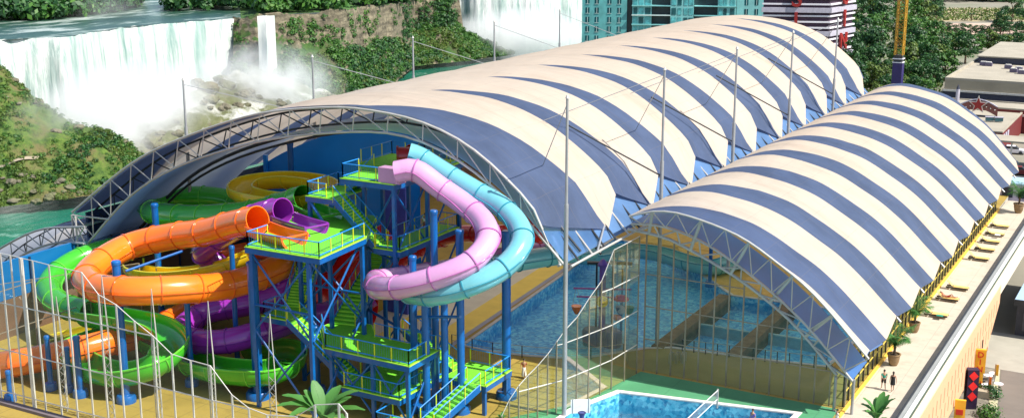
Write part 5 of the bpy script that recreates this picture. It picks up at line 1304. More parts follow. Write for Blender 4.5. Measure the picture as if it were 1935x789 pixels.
# ------------------------------------------------------------------ potted palms and broad-leaved plants
pot_m = mat('clay_pot', (.28, .18, .09), .8, 0, .2, 3); soil = mat('soil', (.05, .035, .02), .95)
def frond(mb, c, az, L, rise, droop, lw, rnd):
    pts = []; d = Vector((math.cos(az), math.sin(az), 0)); n = 12
    for i in range(n+1): u = i/n; pts.append(c+d*L*u*(1-.15*u)+Vector((0, 0, rise*u-droop*u*u)))
    mb.path(pts, .018, 4); s_ = Vector((-d.y, d.x, 0))
    for i in range(1, n+1):
        u = i/n; ln = lw*math.sin(math.pi*min(.98, u*.85+.12))**.6
        for sg in (-1, 1):
            for k in (0, .5):
                q = pts[i-1].lerp(pts[i], k); tip = q+s_*sg*ln+d*ln*.55-Vector((0, 0, ln*rnd.uniform(.15, .5))); w_ = d*.035
                mb.add([q-w_, q+w_, tip+w_*.2, tip-w_*.2], [(0,1,2,3)])
def potted_palm(label, x, y, s_, seed):
    rnd = random.Random(seed); t = T('potted_palm', label, 'potted palm', (x, y, .01), 'palms in pots on the sun deck')
    MB().lathe((x, y, .01), [(.20*s_, 0), (.28*s_, .2*s_), (.32*s_, .45*s_), (.33*s_, .58*s_), (.37*s_, .60*s_), (.37*s_, .66*s_), (.30*s_, .66*s_), (.28*s_, .58*s_)], 20).build('pot', pot_m, t, smooth=True)
    MB().lathe((x, y, .58*s_), [(.29*s_, 0), (.15*s_, .03)], 16).build('soil', soil, t)
    MB().path([(x, y, .5*s_), (x+.03, y, 1.0*s_), (x, y+.05, 1.35*s_)], .07*s_, 8).build('trunk', M['bark'], t)
    for i in range(17):
        mb = MB(); frond(mb, Vector((x, y, 1.2*s_)), i*2.4+rnd.random()*.4, rnd.uniform(.9, 1.3)*s_, rnd.uniform(1.2, 2.5)*s_, rnd.uniform(.7, 1.5)*s_, .42*s_, rnd); mb.build('frond', M['leaf_palm'], t)
for lb, px, py, s_, sd_ in (('potted palm nearest the camera on the sun deck, by the two walkers', 1688, 689, 1.6, 1), ('second potted palm, next to the nearest sun lounger', 1727, 627, 1.5, 2), ('potted palm alone at the far end of the sun deck', 1924, 402, 1.9, 3)):
    g = PZ(px, py, 0.0); potted_palm(lb, g.x, g.y, s_, sd_)
def leafy(name, label, c, nl, L, W, seed, up, m='leaf_palm'):
    rnd = random.Random(seed); c = Vector(c); t = T(name, label, 'plant', c)
    MB().path([c, c+Vector((.03, 0, .5*up)), c+Vector((0, .02, up))], .12, 8).build('stem', mat('green_stem', (.10, .18, .05), .7), t)
    for i in range(nl):
        az = i*2.4+rnd.random()*.5; d = Vector((math.cos(az), math.sin(az), 0)); s_ = Vector((-d.y, d.x, 0)); l = L*rnd.uniform(.75, 1.1); st = rnd.uniform(.25, 1.0); base = c+Vector((0, 0, up*rnd.uniform(.7, 1.0)))
        mb = MB(); n = 12; mid = []
        for k in range(n+1): u = k/n; mid.append(base+d*l*u*(.25+.6*st)*(.4+.6*u)+Vector((0, 0, l*u*(1.05-.45*st)-l*.5*st*u*u)))
        for k in range(n+1):
            u = k/n; w_ = W*max(0, math.sin(math.pi*min(1, max(0, (u-.12)/.9))))**.7+.012; rp = .03*math.sin(k*2.1)
            q = mid[k]; mb.v += [q+s_*w_+Vector((0, 0, w_*.35+rp)), q, q-s_*w_+Vector((0, 0, w_*.35-rp))]
        for k in range(n): a = 3*k; mb.f += [(a, a+1, a+4, a+3), (a+1, a+2, a+5, a+4)]
        mb.mi = [0]*len(mb.f); mb.path(mid, .02, 4); mb.build('leaf', M[m], t, smooth=True)
g = PZ(612, 835, 0); leafy('broad_leaved_plant', 'large broad-leaved plant at the bottom edge, in front of the tower stairs', (g.x, g.y, 0), 15, 4.4, .5, 3, 1.8)
g = PZ(1655, 812, 0); leafy('broad_leaved_plant', 'banana plant with glossy paddle leaves at the near corner of the sun deck', (g.x, g.y, 0), 12, 2.5, .3, 8, .9)
for i, (px, py) in enumerate(((965, 806), (948, 800))): g = PZ(px, py, 0); leafy('broad_leaved_plant', ['small leafy plant at the foot of the jagged glass wall', 'small leafy plant left of its twin by the glass wall'][i], (g.x, g.y, 0), 7, .9, .12, i, .3)

# ------------------------------------------------------------------ volleyball net, backboard
t = T('volleyball_net', 'white volleyball net across the front pool, tied to a pale post', 'net', (-31.3, 89.9, 0))
a = PZ(1355, 770, 0); b = PZ(1288, 800, 1.5); b.z = 0; b = a+(b-a)*1.5
for q, nm in ((a, 'post'), (b, 'post')): MB().box(q+Vector((0, 0, .8)), (.12, .12, 1.6)).build(nm, M['white_steel'], t)
for z in (1.5, .75): MB().cyl(a+Vector((0, 0, z)), b+Vector((0, 0, z)), .032, n=5).build('tape', mat('white_tape', (.8, .8, .78), .7), t)
mb = MB(); n = 60
for i in range(n): q = a.lerp(b, i/n); mb.cyl(q+Vector((0,0,.75)), q+Vector((0,0,1.5)), .008, n=3)
for i in range(5): mb.cyl(a+Vector((0,0,.85+i*.13)), b+Vector((0,0,.85+i*.13)), .008, n=3)
mb.build('mesh', mat('net_cord', (.3, .3, .32), .8), t)
g = PZ(1092, 800, 0); x, y = g.x+.2, g.y
t = T('water_hoop', 'white backboard with a dark hoop standing at the corner of the front pool', 'hoop', (x, y, 0))
MB().cyl((x, y, -.9), (x, y, 1.0), .08, n=8).build('post', M['grey_steel'], t)
MB().box((x, y, 1.5), (.08, 1.5, 1.1), R(-55)).build('backboard', mat('white_board', (.8, .8, .8), .4), t)
for k in (-1, 1): MB().box((x+.62*k*math.cos(R(35)), y+.62*k*math.sin(R(35)), 1.5), (.1, .1, 1.16), R(35)).build('frame', M['grey_steel'], t)
mb = MB(); rx, ry = x+.35, y-.45; 
ringp = [Vector((rx+.27*math.cos(a), ry+.27*math.sin(a), 1.2)) for a in [i*math.pi/8 for i in range(17)]]
mb.path(ringp, .05, 6); mb.build('hoop_ring', mat('navy_ring', (.03, .03, .12), .4), t)
MB().lathe((rx, ry, .75), [(.16, 0), (.2, .2), (.26, .45)], 14).build('hoop_net', mat('net_navy', (.05, .07, .22), .8), t)

# ------------------------------------------------------------------ play structure in the wave pool
g = PZ(1137, 632, -.5); x, y = g.x, g.y
t = T('water_play_tower', 'purple water play column with yellow face disc, hanging baskets and red dish', 'play structure', (x, y, -1.5))
pv = mat('violet_column', (.12, .07, .42), .4, coat=.3); rd = M['red']; db = mat('deep_blue_base', (.01, .08, .28), .4)
MB().cyl((x, y, -1.5), (x, y, 6.3), .34, .30, 16).build('column', pv, t, smooth=True)
for dx, dy in ((-.9, -.2), (.9, .3), (0, .9)): MB().lathe((x+dx, y+dy, -1.5), [(.9, 0), (.95, 1.3), (.8, 1.55), (.2, 1.6)], 18).build('base', db, t, smooth=True)
MB().lathe((x, y, 6.3), [(.45, -.1), (.5, .1), (.2, .5), (.05, .6)], 14).build('cap', pv, t, smooth=True)
tc_ = (Vector((-x, -y, 0))).normalized(); sd2 = Vector((tc_.y, -tc_.x, 0))
MB().cyl(Vector((x, y, 2.9))+tc_*.36, Vector((x, y, 2.9))+tc_*.46, .55, n=20).build('face_disc', M['yellow'], t)
for k in (-.18, .18): MB().ball(Vector((x, y, 3.05))+tc_*.48-sd2*k, .08).build('eye', M['hair'], t)
MB().cyl(Vector((x, y, 2.65))+tc_*.48-sd2*.2, Vector((x, y, 2.65))+tc_*.48+sd2*.2, .035, n=5).build('mouth', M['hair'], t)
for z, L in ((4.0, 2.7), (3.2, 2.4)): MB().cyl(Vector((x, y, z))-sd2*L, Vector((x, y, z))+sd2*L, .08, n=8).build('crossbar', mat('magenta_bar', (.35, .06, .3), .4), t)
for k, mm in ((-2.5, mat('green_basket', (.1, .3, .12), .5)), (-1.7, db), (2.4, M['orange'])):
    q = Vector((x, y, 1.5))+sd2*k; MB().lathe(q, [(.15, 0), (.42, .5), (.5, .8), (.44, .8)], 12).build('basket', mm, t, smooth=True)
    for s_ in (-.4, .4): MB().cyl(q+Vector((s_, 0, .8)), q+Vector((s_*.2, 0, 2.5)), .02, n=4).build('hanger', M['grey_steel'], t)
q = Vector((x, y, 2.6))-sd2*-1.6; q = Vector((x, y, 2.8))+sd2*-1.7+tc_*.3
for k in (1, -1):
    pass
q = Vector((x, y, 3.0))+sd2*(-1.75 if (ray(1200,600)-ray(1100,600)).dot(sd2) < 0 else 1.75)
MB().lathe(q, [(.75, 0), (.7, .15), (.45, .38), (.1, .48)], 16).build('dish', rd, t, smooth=True); MB().cyl(q, q-Vector((0, 0, 3.2)), .09, n=8).build('dish_post', db, t)
MB().ball(q+Vector((.1, -.2, -.9)), (.4, .3, .45)).build('spray_head', wht, t, smooth=True); MB().ball(q+Vector((-.3, -.3, -1.7)), (.55, .4, .3)).build('float', M['orange'], t, smooth=True)
for k in (-1.5, -.6, .9):
    for z in (1.2,): MB().cyl(Vector((x, y, -1.5))+sd2*k+Vector((0, .8, 0)), Vector((x, y, 6.2))+sd2*k+Vector((0, .8, 0)), .09, n=8).build('pole', mat('dark_pole', (.01, .02, .04), .5), t)
MB().box(Vector((x, y+.8, 6.3))-sd2*.3, (4.2, .5, .2), math.atan2(sd2.y, sd2.x)).build('roof_bar', MATS['dark_pole'], t)
g = PZ(1341, 541, 0); column(g.x, g.y, 6, .2, 'dark column with a blue round base on the yellow terrace behind the lap pools', disc=True)
# ladders at the lap pool
for i, px in enumerate((1268, 1280, 1291)):
    g = PZ(px, 683, 0); t = T('pool_ladder', ['left of three pool ladders inside the glass wall', 'middle of three pool ladders inside the glass wall', 'right of three pool ladders inside the glass wall'][i], 'ladder', (g.x, g.y, 0), 'ladders at the lap pool')
    for dx in (-.0, .35): MB().path([(g.x+dx*.4, g.y-.5, 0), (g.x+dx*.4, g.y-.5, .8), (g.x+dx*.4, g.y-.2, 1.0), (g.x+dx*.4, g.y+.3, .8), (g.x+dx*.4, g.y+.3, -.8)], .03, 6).build('handrail', M['grey_steel'], t)

# ================================================================== THE TOWN BEYOND
def on_view(px, D):   # plan position and the heading of the sight line
    q = PD(px, 394.5, D); h = math.atan2(q.y, q.x); return q, h
# teal apartment tower
D0 = 400; q0, h0 = on_view(1260, D0); ux = Vector((math.sin(h0), -math.cos(h0), 0)); uy = Vector((math.cos(h0), math.sin(h0), 0)); rzt = math.atan2(ux.y, ux.x)
def tp(px, z, back=0.0): return Vector((q0.x, q0.y, 0))+ux*((px-1260)/FPX*D0)+uy*back+Vector((0, 0, z))
tb = T('apartment_tower', 'teal glazed apartment tower with dark recessed balconies behind the large roof', 'building', (q0.x, q0.y, -14))
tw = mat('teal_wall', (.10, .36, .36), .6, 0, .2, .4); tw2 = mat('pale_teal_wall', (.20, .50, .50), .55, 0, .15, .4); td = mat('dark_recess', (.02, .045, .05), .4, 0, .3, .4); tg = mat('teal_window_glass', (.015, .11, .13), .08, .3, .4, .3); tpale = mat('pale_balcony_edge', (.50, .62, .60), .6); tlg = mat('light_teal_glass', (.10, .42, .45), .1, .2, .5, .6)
def tbox(px0, px1, z0, z1, b0, b1, m, nm, par=tb):
    c = (tp(px0, z0, b0)+tp(px1, z1, b1))/2; return MB().box(c, (abs(px1-px0)/FPX*D0, abs(b1-b0), z1-z0), rzt).build(nm, m, par)
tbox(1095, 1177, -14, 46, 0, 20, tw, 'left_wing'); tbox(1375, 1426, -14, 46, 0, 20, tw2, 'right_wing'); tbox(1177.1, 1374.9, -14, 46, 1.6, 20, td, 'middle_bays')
tbox(1187, 1222, -14, 46, -.5, 1.55, tw2, 'glazed_bay'); tbox(1256, 1298, -14, 46, -.9, 1.55, tw2, 'glazed_bay'); tbox(1341, 1374, -14, 46, -.5, 1.55, tw2, 'glazed_bay')
FH = 2.86
for k in range(7):
    z = -8.6+k*FH
    for px in (1105, 1122, 1145, 1163): 
        w_ = tbox(px-3.6, px+3.6, z+.5, z+2.2, -.06, .1, tg, 'window'); tbox(px-.4, px+.4, z+.5, z+2.2, -.12, -.02, tpale, 'mullion', w_); tbox(px-3.9, px+3.9, z+.38, z+.48, -.16, .1, tpale, 'sill', w_)
    for px in (1392, 1410): w_ = tbox(px-3.2, px+3.2, z+.5, z+2.2, -.06, .1, tg, 'window'); tbox(px-.4, px+.4, z+.5, z+2.2, -.12, -.02, tpale, 'mullion', w_)
    for a, b in ((1189, 1196), (1199, 1207), (1210, 1220), (1258, 1266), (1269, 1276), (1280, 1287), (1289, 1297), (1343, 1349), (1351, 1357), (1363, 1371)):
        tbox(a, b, z+.35, z+2.35, -1.0 if 1250 < a < 1300 else -.6, -.45, tlg if (a+k) % 3 else tg, 'window')
    tbox(1186, 1256, z-.05, z+.22, -1.2, 1.5, tpale if k % 2 else tw2, 'balcony'); tbox(1299, 1374, z-.05, z+.22, -1.0, 1.5, tw2, 'balcony')
tbox(1095, 1426, 46, 47, -.3, 20.3, tpale, 'roof')
# striped tower block with the vertical red lettering
D1 = 340; qc, hc = on_view(1545, D1); cpt = Vector((qc.x, qc.y, 0))
u1 = (Vector((PD(1425, 394.5, 343).x, PD(1425, 394.5, 343).y, 0))-cpt).normalized(); dl = (PD(1425, 394.5, 343)-PD(1545, 394.5, D1)).xy.length
pb2 = PD(1588, 394.5, 352); u2 = (Vector((pb2.x, pb2.y, 0))-cpt).normalized(); dr = (pb2.xy-cpt.xy).length
st = T('striped_block', 'dark tower block wrapped in white horizontal bands with red vertical lettering', 'building', (cpt.x, cpt.y, -6))
pdark = mat('dark_purple_wall', (.035, .012, .035), .6, 0, .3, .3); wband = mat('white_band', (.72, .70, .74), .6, 0, .05, .3); lband = mat('lilac_band', (.42, .40, .47), .6)
inw = (u1+u2)*6
mb = MB(); a, b, c_ = cpt, cpt+u1*dl, cpt+u2*dr; dd = b+u2*dr; P4 = [a, b, dd, c_]; mb.prism([(v.x, v.y) for v in P4], -6, 42); mb.build('wall', pdark, st)
zy = lambda py, D=D1: CH-(py+180)*D/FPX
def band(z, h, dp_, m, nm):
    for (uu, L) in ((u1, dl), (u2, dr)):
        n_ = Vector((uu.y, -uu.x, 0)); n_ = n_ if n_.dot(-cpt) > 0 else -n_; c = cpt+uu*L/2+n_*dp_/2+Vector((0, 0, z)); MB().box(c, (L+dp_, dp_, h), math.atan2(uu.y, uu.x)).build(nm, m, st)
py = -120; k = 0
while py < 150:
    thick = (k % 4 == 0)
    if py > -60: band(zy(py), 1.25 if thick else .42, .9 if thick else .6, lband if thick else wband, 'band')
    py += 10.6; k += 1
def text(par, s_, loc, size, rz, m, ext=.12, name='lettering', tilt=math.pi/2):
    cu = bpy.data.curves.new(name, 'FONT'); cu.body = s_; cu.size = size; cu.extrude = ext; cu.align_x = 'CENTER'; cu.offset = size*.015
    o = bpy.data.objects.new(name, cu); COL.objects.link(o); cu.materials.append(m)
    if par: o.parent = par; o.location = Vector(loc)-wloc(par)
    else: o.location = loc
    o.rotation_euler = (tilt, 0, rz)
    dg = bpy.context.evaluated_depsgraph_get(); dg.update(); me = bpy.data.meshes.new_from_object(o.evaluated_get(dg)); o2 = bpy.data.objects.new(name, me); COL.objects.link(o2)
    o2.parent = o.parent; o2.location = o.location; o2.rotation_euler = o.rotation_euler; bpy.data.objects.remove(o); return o2
redp = mat('red_letters', (.28, .012, .01), .5)
rz1 = math.atan2(-u1.y, -u1.x); n1 = Vector((u1.y, -u1.x, 0)); n1 = n1 if n1.dot(-cpt) > 0 else -n1; rz2 = math.atan2(u2.y, u2.x); n2_ = Vector((u2.y, -u2.x, 0)); n2_ = n2_ if n2_.dot(-cpt) > 0 else -n2_
for s_, py in (('S', 0), ('I', 41), ('N', 84), ('O', 127)): text(st, s_, cpt+u1*(dl*.5)+n1*1.1+Vector((0, 0, zy(py))), 6.2, rz1, redp, .25)
for s_, py in (('S', -2), ('I', 39), ('N', 81), ('O', 124)): text(st, s_, cpt+u2*(dr*.5)+n2_*1.1+Vector((0, 0, zy(py))), 6.2, rz2, redp, .25)

# tower crane: yellow lattice above, dark blue lower mast
q, h = on_view(1678, 286); x, y = q.x, q.y; t = T('tower_crane', 'yellow lattice crane mast on a dark blue lower section among the trees', 'crane', (x, y, -6))
yl = mat('crane_yellow', (.48, .25, .015), .5); bl_ = mat('crane_navy', (.03, .02, .12), .5); zt = CH-(88+180)*286/FPX
e = .85; cs = [(-e, -e), (e, -e), (e, e), (-e, e)]
for a, b in cs: MB().cyl((x+a, y+b, zt), (x+a, y+b, 44), .14, n=6).build('leg', yl, t)
mb = MB(); z = zt
k = 0
while z < 43:
    for i in range(4):
        a, b = cs[i], cs[(i+1) % 4]; a, b = (a, b) if k % 2 else (b, a); mb.cyl((x+a[0], y+a[1], z), (x+b[0], y+b[1], z+1.5), .07, n=4); mb.cyl((x+a[0], y+a[1], z), (x+b[0], y+b[1], z), .06, n=4)
    z += 1.5; k += 1
mb.build('lacing', yl, t)
MB().b2((x-1.05, y-1.05, -6), (x+1.05, y+1.05, zt-1.6)).build('lower_mast', bl_, t); MB().b2((x-.9, y-.9, zt-1.6), (x+.9, y+.9, zt)).build('collar', M['dark_steel'], t)
for z in (zt-1.7, zt-.9, -4.4): MB().b2((x-1.12, y-1.12, z), (x+1.12, y+1.12, z+.2)).build('collar_band', wband, t)

# flat-roofed buildings at right
flatroof = mat('flat_roof', (.37, .33, .255), .9, 0, .1, .2, dirt=((.3, .27, .2), .15, .5)); bge = mat('beige_wall', (.36, .31, .22), .85, 0, .1, .3); dkb = mat('dark_blue_wall', (.03, .035, .06), .7); drd = mat('dark_red_wall', (.14, .015, .015), .7); lbl = mat('pale_blue_roof', (.32, .46, .62), .7, 0, .06, .15); wline = mat('white_trim', (.65, .62, .55), .7)
def block(name, label, c, px, ptop, D, x1, back, wallm, roofm, zb_=-6, par=0.5, trim=None):
    a = PD(px, ptop, D); x0, y0, zt = a.x, a.y, a.z
    t = T(name, label, 'building', ((x0+x1)/2, y0, zb_))
    MB().b2((x0, y0, zb_), (x1, back, zt-par)).build('wall', wallm, t); MB().b2((x0+.4, y0+.4, zt-par), (x1-.4, back-.4, zt-par+.06)).build('roof', roofm, t)
    for lo, hi in (((x0, y0, zt-par), (x1, y0+.38, zt)), ((x0, back-.38, zt-par), (x1, back, zt)), ((x0, y0+.38, zt-par), (x0+.38, back-.38, zt)), ((x1-.38, y0+.38, zt-par), (x1, back-.38, zt))): MB().b2(lo, hi).build('parapet', roofm, t)
    return t, x0, y0, zt
zA = CH-(146+180)*277/FPX; bA = PZ(1840, 112, zA).y
t, x0, y0, zt = block('theatre', 'big beige flat-roofed building with a raised dark blue upper block', 0, 1786, 146, 277, 25, bA, bge, flatroof)
MB().b2((x0-.25, y0-.3, zt-3.0), (25, y0-.02, zt-2.6)).build('ledge', wline, t); MB().b2((x0-.1, y0-.1, -6), (25, y0-.03, zt-3.05)).build('lower_wall', dkb, t)
g = PZ(1848, 119, zt-.44); z2 = PY(1848, 105, g.y).z; bk = PZ(1890, 79, z2).y
MB().b2((g.x, g.y, zt-.4), (25, bk, z2-.3)).build('upper_block', dkb, t); MB().b2((g.x-.3, g.y-.3, z2-.28), (25, bk+.3, z2)).build('upper_roof', flatroof, t)
for px, py in ((1858, 124), (1868, 125), (1905, 130), (1925, 134), (1915, 137), (1930, 140)):
    gg = PZ(px, py, zt-.44); MB().box((gg.x, gg.y, zt-.0), (1.6, 1.2, .8)).build('roof_unit', mat('roof_unit_violet', (.12, .10, .16), .6), t); MB().box((gg.x, gg.y, zt+.5), (1.2, .9, .2)).build('roof_unit_top', wline, t)
t, x0, y0, zt = block('arcade', 'long low dark red building with a pale trim line', 0, 1735, 192, 262, 25, PD(1735, 192, 262).y+9, drd, flatroof, par=.3)
MB().b2((x0, y0-.2, zt-1.5), (25, y0-.02, zt-1.1)).build('trim', wline, t)
for px, py in ((1757, 190), (1762, 190), (1768, 191)): gg = PD(px, py, 266); MB().box((gg.x, gg.y+2, zt+.3), (.9, .8, .7)).build('roof_unit', bl_, t)
# arched sign with the star
g0, g1 = PD(1812, 212, 250), PD(1890, 212, 250); xm = (g0.x+g1.x)/2; yb_ = g0.y; half = (g1.x-g0.x)/2; zb1 = g0.z; ztop = PD(1850, 185, 250).z
sg_ = T('arched_sign', 'curved brown sign wall carrying a red and white star', 'sign', (xm, yb_, zb1-2))
n = 16; up = [(xm-half+2*half*i/n, zb1+(ztop-zb1)*(.55+.45*math.sin(math.pi*i/n))) for i in range(n+1)]; lo_ = [(xm-half+2*half*i/n, zb1+(ztop-zb1)*.45*math.sin(math.pi*i/n)-.3) for i in range(n+1)]
mb = MB()
for i in range(n): mb.add([(up[i][0], yb_, up[i][1]), (up[i+1][0], yb_, up[i+1][1]), (lo_[i+1][0], yb_, lo_[i+1][1]), (lo_[i][0], yb_, lo_[i][1]), (up[i][0], yb_+.6, up[i][1]), (up[i+1][0], yb_+.6, up[i+1][1]), (lo_[i+1][0], yb_+.6, lo_[i+1][1]), (lo_[i][0], yb_+.6, lo_[i][1])], [(0,1,2,3),(4,5,6,7),(0,1,5,4),(2,3,7,6)])
mb.build('arch_panel', mat('sign_brown', (.20, .07, .06), .7, 0, .3, 2), sg_)
MB().path([(a, yb_-.1, b+.05) for a, b in up], .13, 5).build('arch_trim', lband, sg_)
def star(cx, y, cz, r, m, nm, th): 
    pts = [(cx+(r if i % 2 == 0 else r*.42)*math.sin(i*math.pi/5), cz+(r if i % 2 == 0 else r*.42)*math.cos(i*math.pi/5)) for i in range(10)]
    mb = MB(); mb.add([(a, y, b) for a, b in pts]+[(cx, y, cz)]+[(a, y+th, b) for a, b in pts], [(i, (i+1) % 10, 10) for i in range(10)]+[(i, (i+1) % 10, 11+(i+1) % 10, 11+i) for i in range(10)]); mb.build(nm, m, sg_)
star(xm, yb_-.5, (zb1+ztop)/2+.4, 1.9, wline, 'star_border', .1); star(xm, yb_-.62, (zb1+ztop)/2+.4, 1.45, redp, 'star', .1)
for s_ in (-1, 1):
    for k in range(3): MB().ball((xm+s_*(1.5+k*.8), yb_-.15, ztop-1.3-k*.25), .13).build('lamp_bulb', wline, sg_)
MB().b2((xm-half, yb_+.1, zb1-3), (xm+half, yb_+.5, zb1-.3)).build('sign_base', dkb, sg_)
g = PD(1807, 212, 249); zt_ = PD(1807, 163, 249).z
t = T('sign_pillar', 'slender pale pillar with a pointed cap left of the star sign', 'pillar', (g.x, g.y, -6)); MB().cyl((g.x, g.y, -6), (g.x, g.y, zt_-.4), .38, n=10).build('shaft', lband, t); MB().cyl((g.x, g.y, zt_-.4), (g.x, g.y, zt_+.6), .38, .04, n=10).build('cap', dkb, t)
zC = CH-(241+180)*236/FPX; bC = PZ(1920, 221, zC).y; gx1 = PD(1886, 241, 236)
t, x0, y0, zt = block('brick_shop', 'low dark red building with a wide cream roof behind the sun deck', 0, 1735, 236, 238, gx1.x+1.6, bC, drd, flatroof, par=.25)
for k in range(3): MB().b2((gx1.x+1.62, y0+.6+k*2.5, zt-1.9), (gx1.x+1.75, y0+2.2+k*2.5, zt-.7)).build('window', lband, t)
for px, py in ((1870, 228), (1887, 229)): 
    gg = PZ(px, py, zt); MB().box((gg.x, gg.y, zt+.35), (1.5, .8, .7), .3).build('roof_unit', mat('teal_unit', (.03, .10, .12), .5), t); MB().box((gg.x, gg.y, zt+.76), (1.7, .9, .1), .3).build('unit_lid', lband, t)
g = PD(1855, 262, 222); t = T('street_canopy', 'thin cream canopy over the shadowed walkway behind the deck', 'canopy', (g.x+6, g.y, -6)); MB().b2((g.x, g.y, g.z-.3), (g.x+18, g.y+6, g.z)).build('roof', flatroof, t)
for k in range(5): MB().cyl((g.x+1+k*4, g.y+.4, -6), (g.x+1+k*4, g.y+.4, g.z-.3), .15, n=8).build('post', wline, t)
S('road', MB().b2((-30, 183.5, -6.5), (60, PD(1855, 262, 222).y-2, -5.98)), mat('asphalt', (.05, .05, .05), .9, 0, .25, .4, bmp=.2, bscale=8))
def car(label, x, y, rz, m):
    t = T('parked_car', label, 'car', (x, y, -5.98)); X = Matrix.Translation((x, y, -5.98)) @ Matrix.Rotation(rz, 4, 'Z')
    def sh(pts, hw, nm, mm):
        mb = MB(); n = len(pts); mb.add([X @ Vector((a, s_*hw, b)) for s_ in (-1, 1) for a, b in pts], [tuple(range(n)), tuple(range(n, 2*n))]+[(i, (i+1) % n, n+(i+1) % n, n+i) for i in range(n)]); return mb.build(nm, mm, t)
    sh([(-2.2,.3),(2.2,.3),(2.25,.7),(1.3,.92),(-2.0,.95),(-2.25,.75)], .86, 'body', m); sh([(-1.7,.94),(1.1,.92),(.5,1.4),(-1.2,1.42)], .74, 'cabin', M['dark_steel']); sh([(-1.1,1.425),(.42,1.41),(.4,1.46),(-1.1,1.47)], .7, 'roof', m)
    for a in (-1.4, 1.4):
        for s_ in (-1, 1): q1 = X @ Vector((a, s_*.9, .33)); q2 = X @ Vector((a, s_*.7, .33)); MB().cyl(q1, q2, .33, n=14).build('wheel', M['dark_steel'], t)
g = PZ(1913, 290, -6); car('white car parked in the shadowed street behind the deck', g.x, g.y, .1, wband)
g = PZ(1898, 312, -6); car('silver car parked nearer the deck end than the white one', g.x, g.y, .2, M['grey_steel'])
g = PZ(1925, 330, -6); car('dark red car parked beside the silver one', g.x, g.y, .1, drd)

# neighbour with the pale blue roof, street corner below
yF = 137.5; zr = PY(1935, 566, yF).z; yB = PZ(1935, 478, zr).y
t = T('roofed_hall', 'neighbouring dark hall with a pale blue flat roof beyond the peach wall', 'building', (-5, yF, -6))
dkg = mat('dark_grey_wall', (.045, .045, .055), .7, 0, .2, .8)
MB().b2((-15.3, yF+.5, -6), (14, yB, zr-.35)).build('wall', dkg, t); MB().b2((-15.5, yF-.4, zr-.34), (14.3, yB+.2, zr)).build('roof', lbl, t); MB().b2((-15.55, yF-.5, zr-.6), (14.35, yF-.35, zr+.05)).build('fascia', M['dark_steel'], t)
for k in range(5): MB().b2((-14.6+k*2.6, yF+.38, -5.4), (-12.6+k*2.6, yF+.52, zr-1.6)).build('shutter', mat('shutter_grey', (.08, .08, .09), .6, 0, .2, 3), t)
S('pavement', MB().b2((-40, 126.3, -6.3), (20, yF+.45, -5.97)), mat('paving_pale', (.36, .34, .28), .9, 0, .1, .4, bmp=.1, bscale=5, dirt=((.25, .23, .19), .3, .4)))
S('road', flat([(-14.9, 126.25), (20, 126.25), (20, 60), (-13.0, 60), (-12.6, 108)], -5.97), mat('road_brown', (.17, .145, .12), .9, 0, .12, .3, bmp=.15, bscale=6, dirt=((.10, .09, .08), .2, .5)))
S('pavement', flat([(-15.2, 126.2), (-15.0, 126.2), (-12.7, 108), (-13.1, 60), (-14.4, 60), (-14.0, 108)], -5.955), mat('kerb_sand', (.45, .42, .27), .9))
S('pavement', flat([(-40, 126.25), (-15.25, 126.2), (-14.05, 108), (-14.4, 60), (-40, 60)], -5.96), mat('terrace_tile', (.20, .18, .14), .9, 0, .3, 1.0))
# yellow sign column, black column with diamonds
g = PZ(1843, 742, -6); x, y = -15.95, g.y+1
t = T('sign_column', 'tall yellow column sign with red vertical lettering at the street corner', 'sign', (x, y, -6)); ys = mat('sign_yellow', (.80, .42, .02), .5, 0, .1, 1)
hz = -2.3
MB().box((x, y, (-6+hz)/2), (.55, .5, hz+6), R(12)).build('column', ys, t); MB().box((x-.05, y-.1, (hz-4.4)/2+.3), (.95, .35, hz+4.6), R(12)).build('panel', ys, t)
MB().cyl((x, y, hz+.5), (x, y, hz+1.3), .06, n=6).build('finial', M['dark_steel'], t)
for i, ch in enumerate('DINING'): text(t, ch, (x-.02, y-.33, hz-.35-i*.72), .78, R(12), mat('sign_red', (.55, .03, .01), .5), .02)
g = PZ(1822, 772, -6); x, y = -15.9, g.y+.5; hz = -2.6
t = T('diamond_column', 'black column with three red diamonds standing under the peach wall', 'sign', (x, y, -6))
MB().box((x, y, (-6+hz)/2+.2), (1.0, .8, hz+6.4), R(25)).build('column', mat('black_purple', (.02, .008, .035), .5), t)
for i in range(3):
    for (ca, off) in ((R(25), Vector((math.sin(R(25)), -math.cos(R(25)), 0))*.42),):
        c = Vector((x, y, hz-.15-i*.98))+off; sx_ = Vector((math.cos(ca), math.sin(ca), 0)); mb = MB(); o2 = off.normalized()*.03
        mb.add([c+sx_*.42, c+Vector((0,0,.46)), c-sx_*.42, c-Vector((0,0,.46)), c+sx_*.42+o2, c+Vector((0,0,.46))+o2, c-sx_*.42+o2, c-Vector((0,0,.46))+o2], [(4,5,6,7),(0,1,5,4),(1,2,6,5),(2,3,7,6),(3,0,4,7)]); mb.build('diamond', mat('diamond_red', (.7, .015, .015), .5), t)
g = Vector((-15.9, 109, -6)); t = T('short_sign', 'yellow sign panel with red print at the bottom under the peach wall', 'sign', (g.x, g.y, -6)); MB().box((g.x, g.y, -4.6), (.9, .3, 2.8), R(12)).build('panel', ys, t); MB().box((g.x, g.y-.17, -4.3), (.6, .04, .5), R(12)).build('print', MATS['sign_red'], t)
def bush(name, label, c, r, n, size, m, seed):
    mb = MB(); rnd = random.Random(seed)
    for _ in range(n//30+1): leaf_cluster(mb, Vector(c)+Vector((rnd.uniform(-.5,.5)*r[0], rnd.uniform(-.5,.5)*r[1], r[2]*.3)), (r[0]*.6, r[1]*.6, r[2]*.7), 30, size, rnd)
    o = mb.build(name, M[m], origin=c); tag(o, label, 'bush')
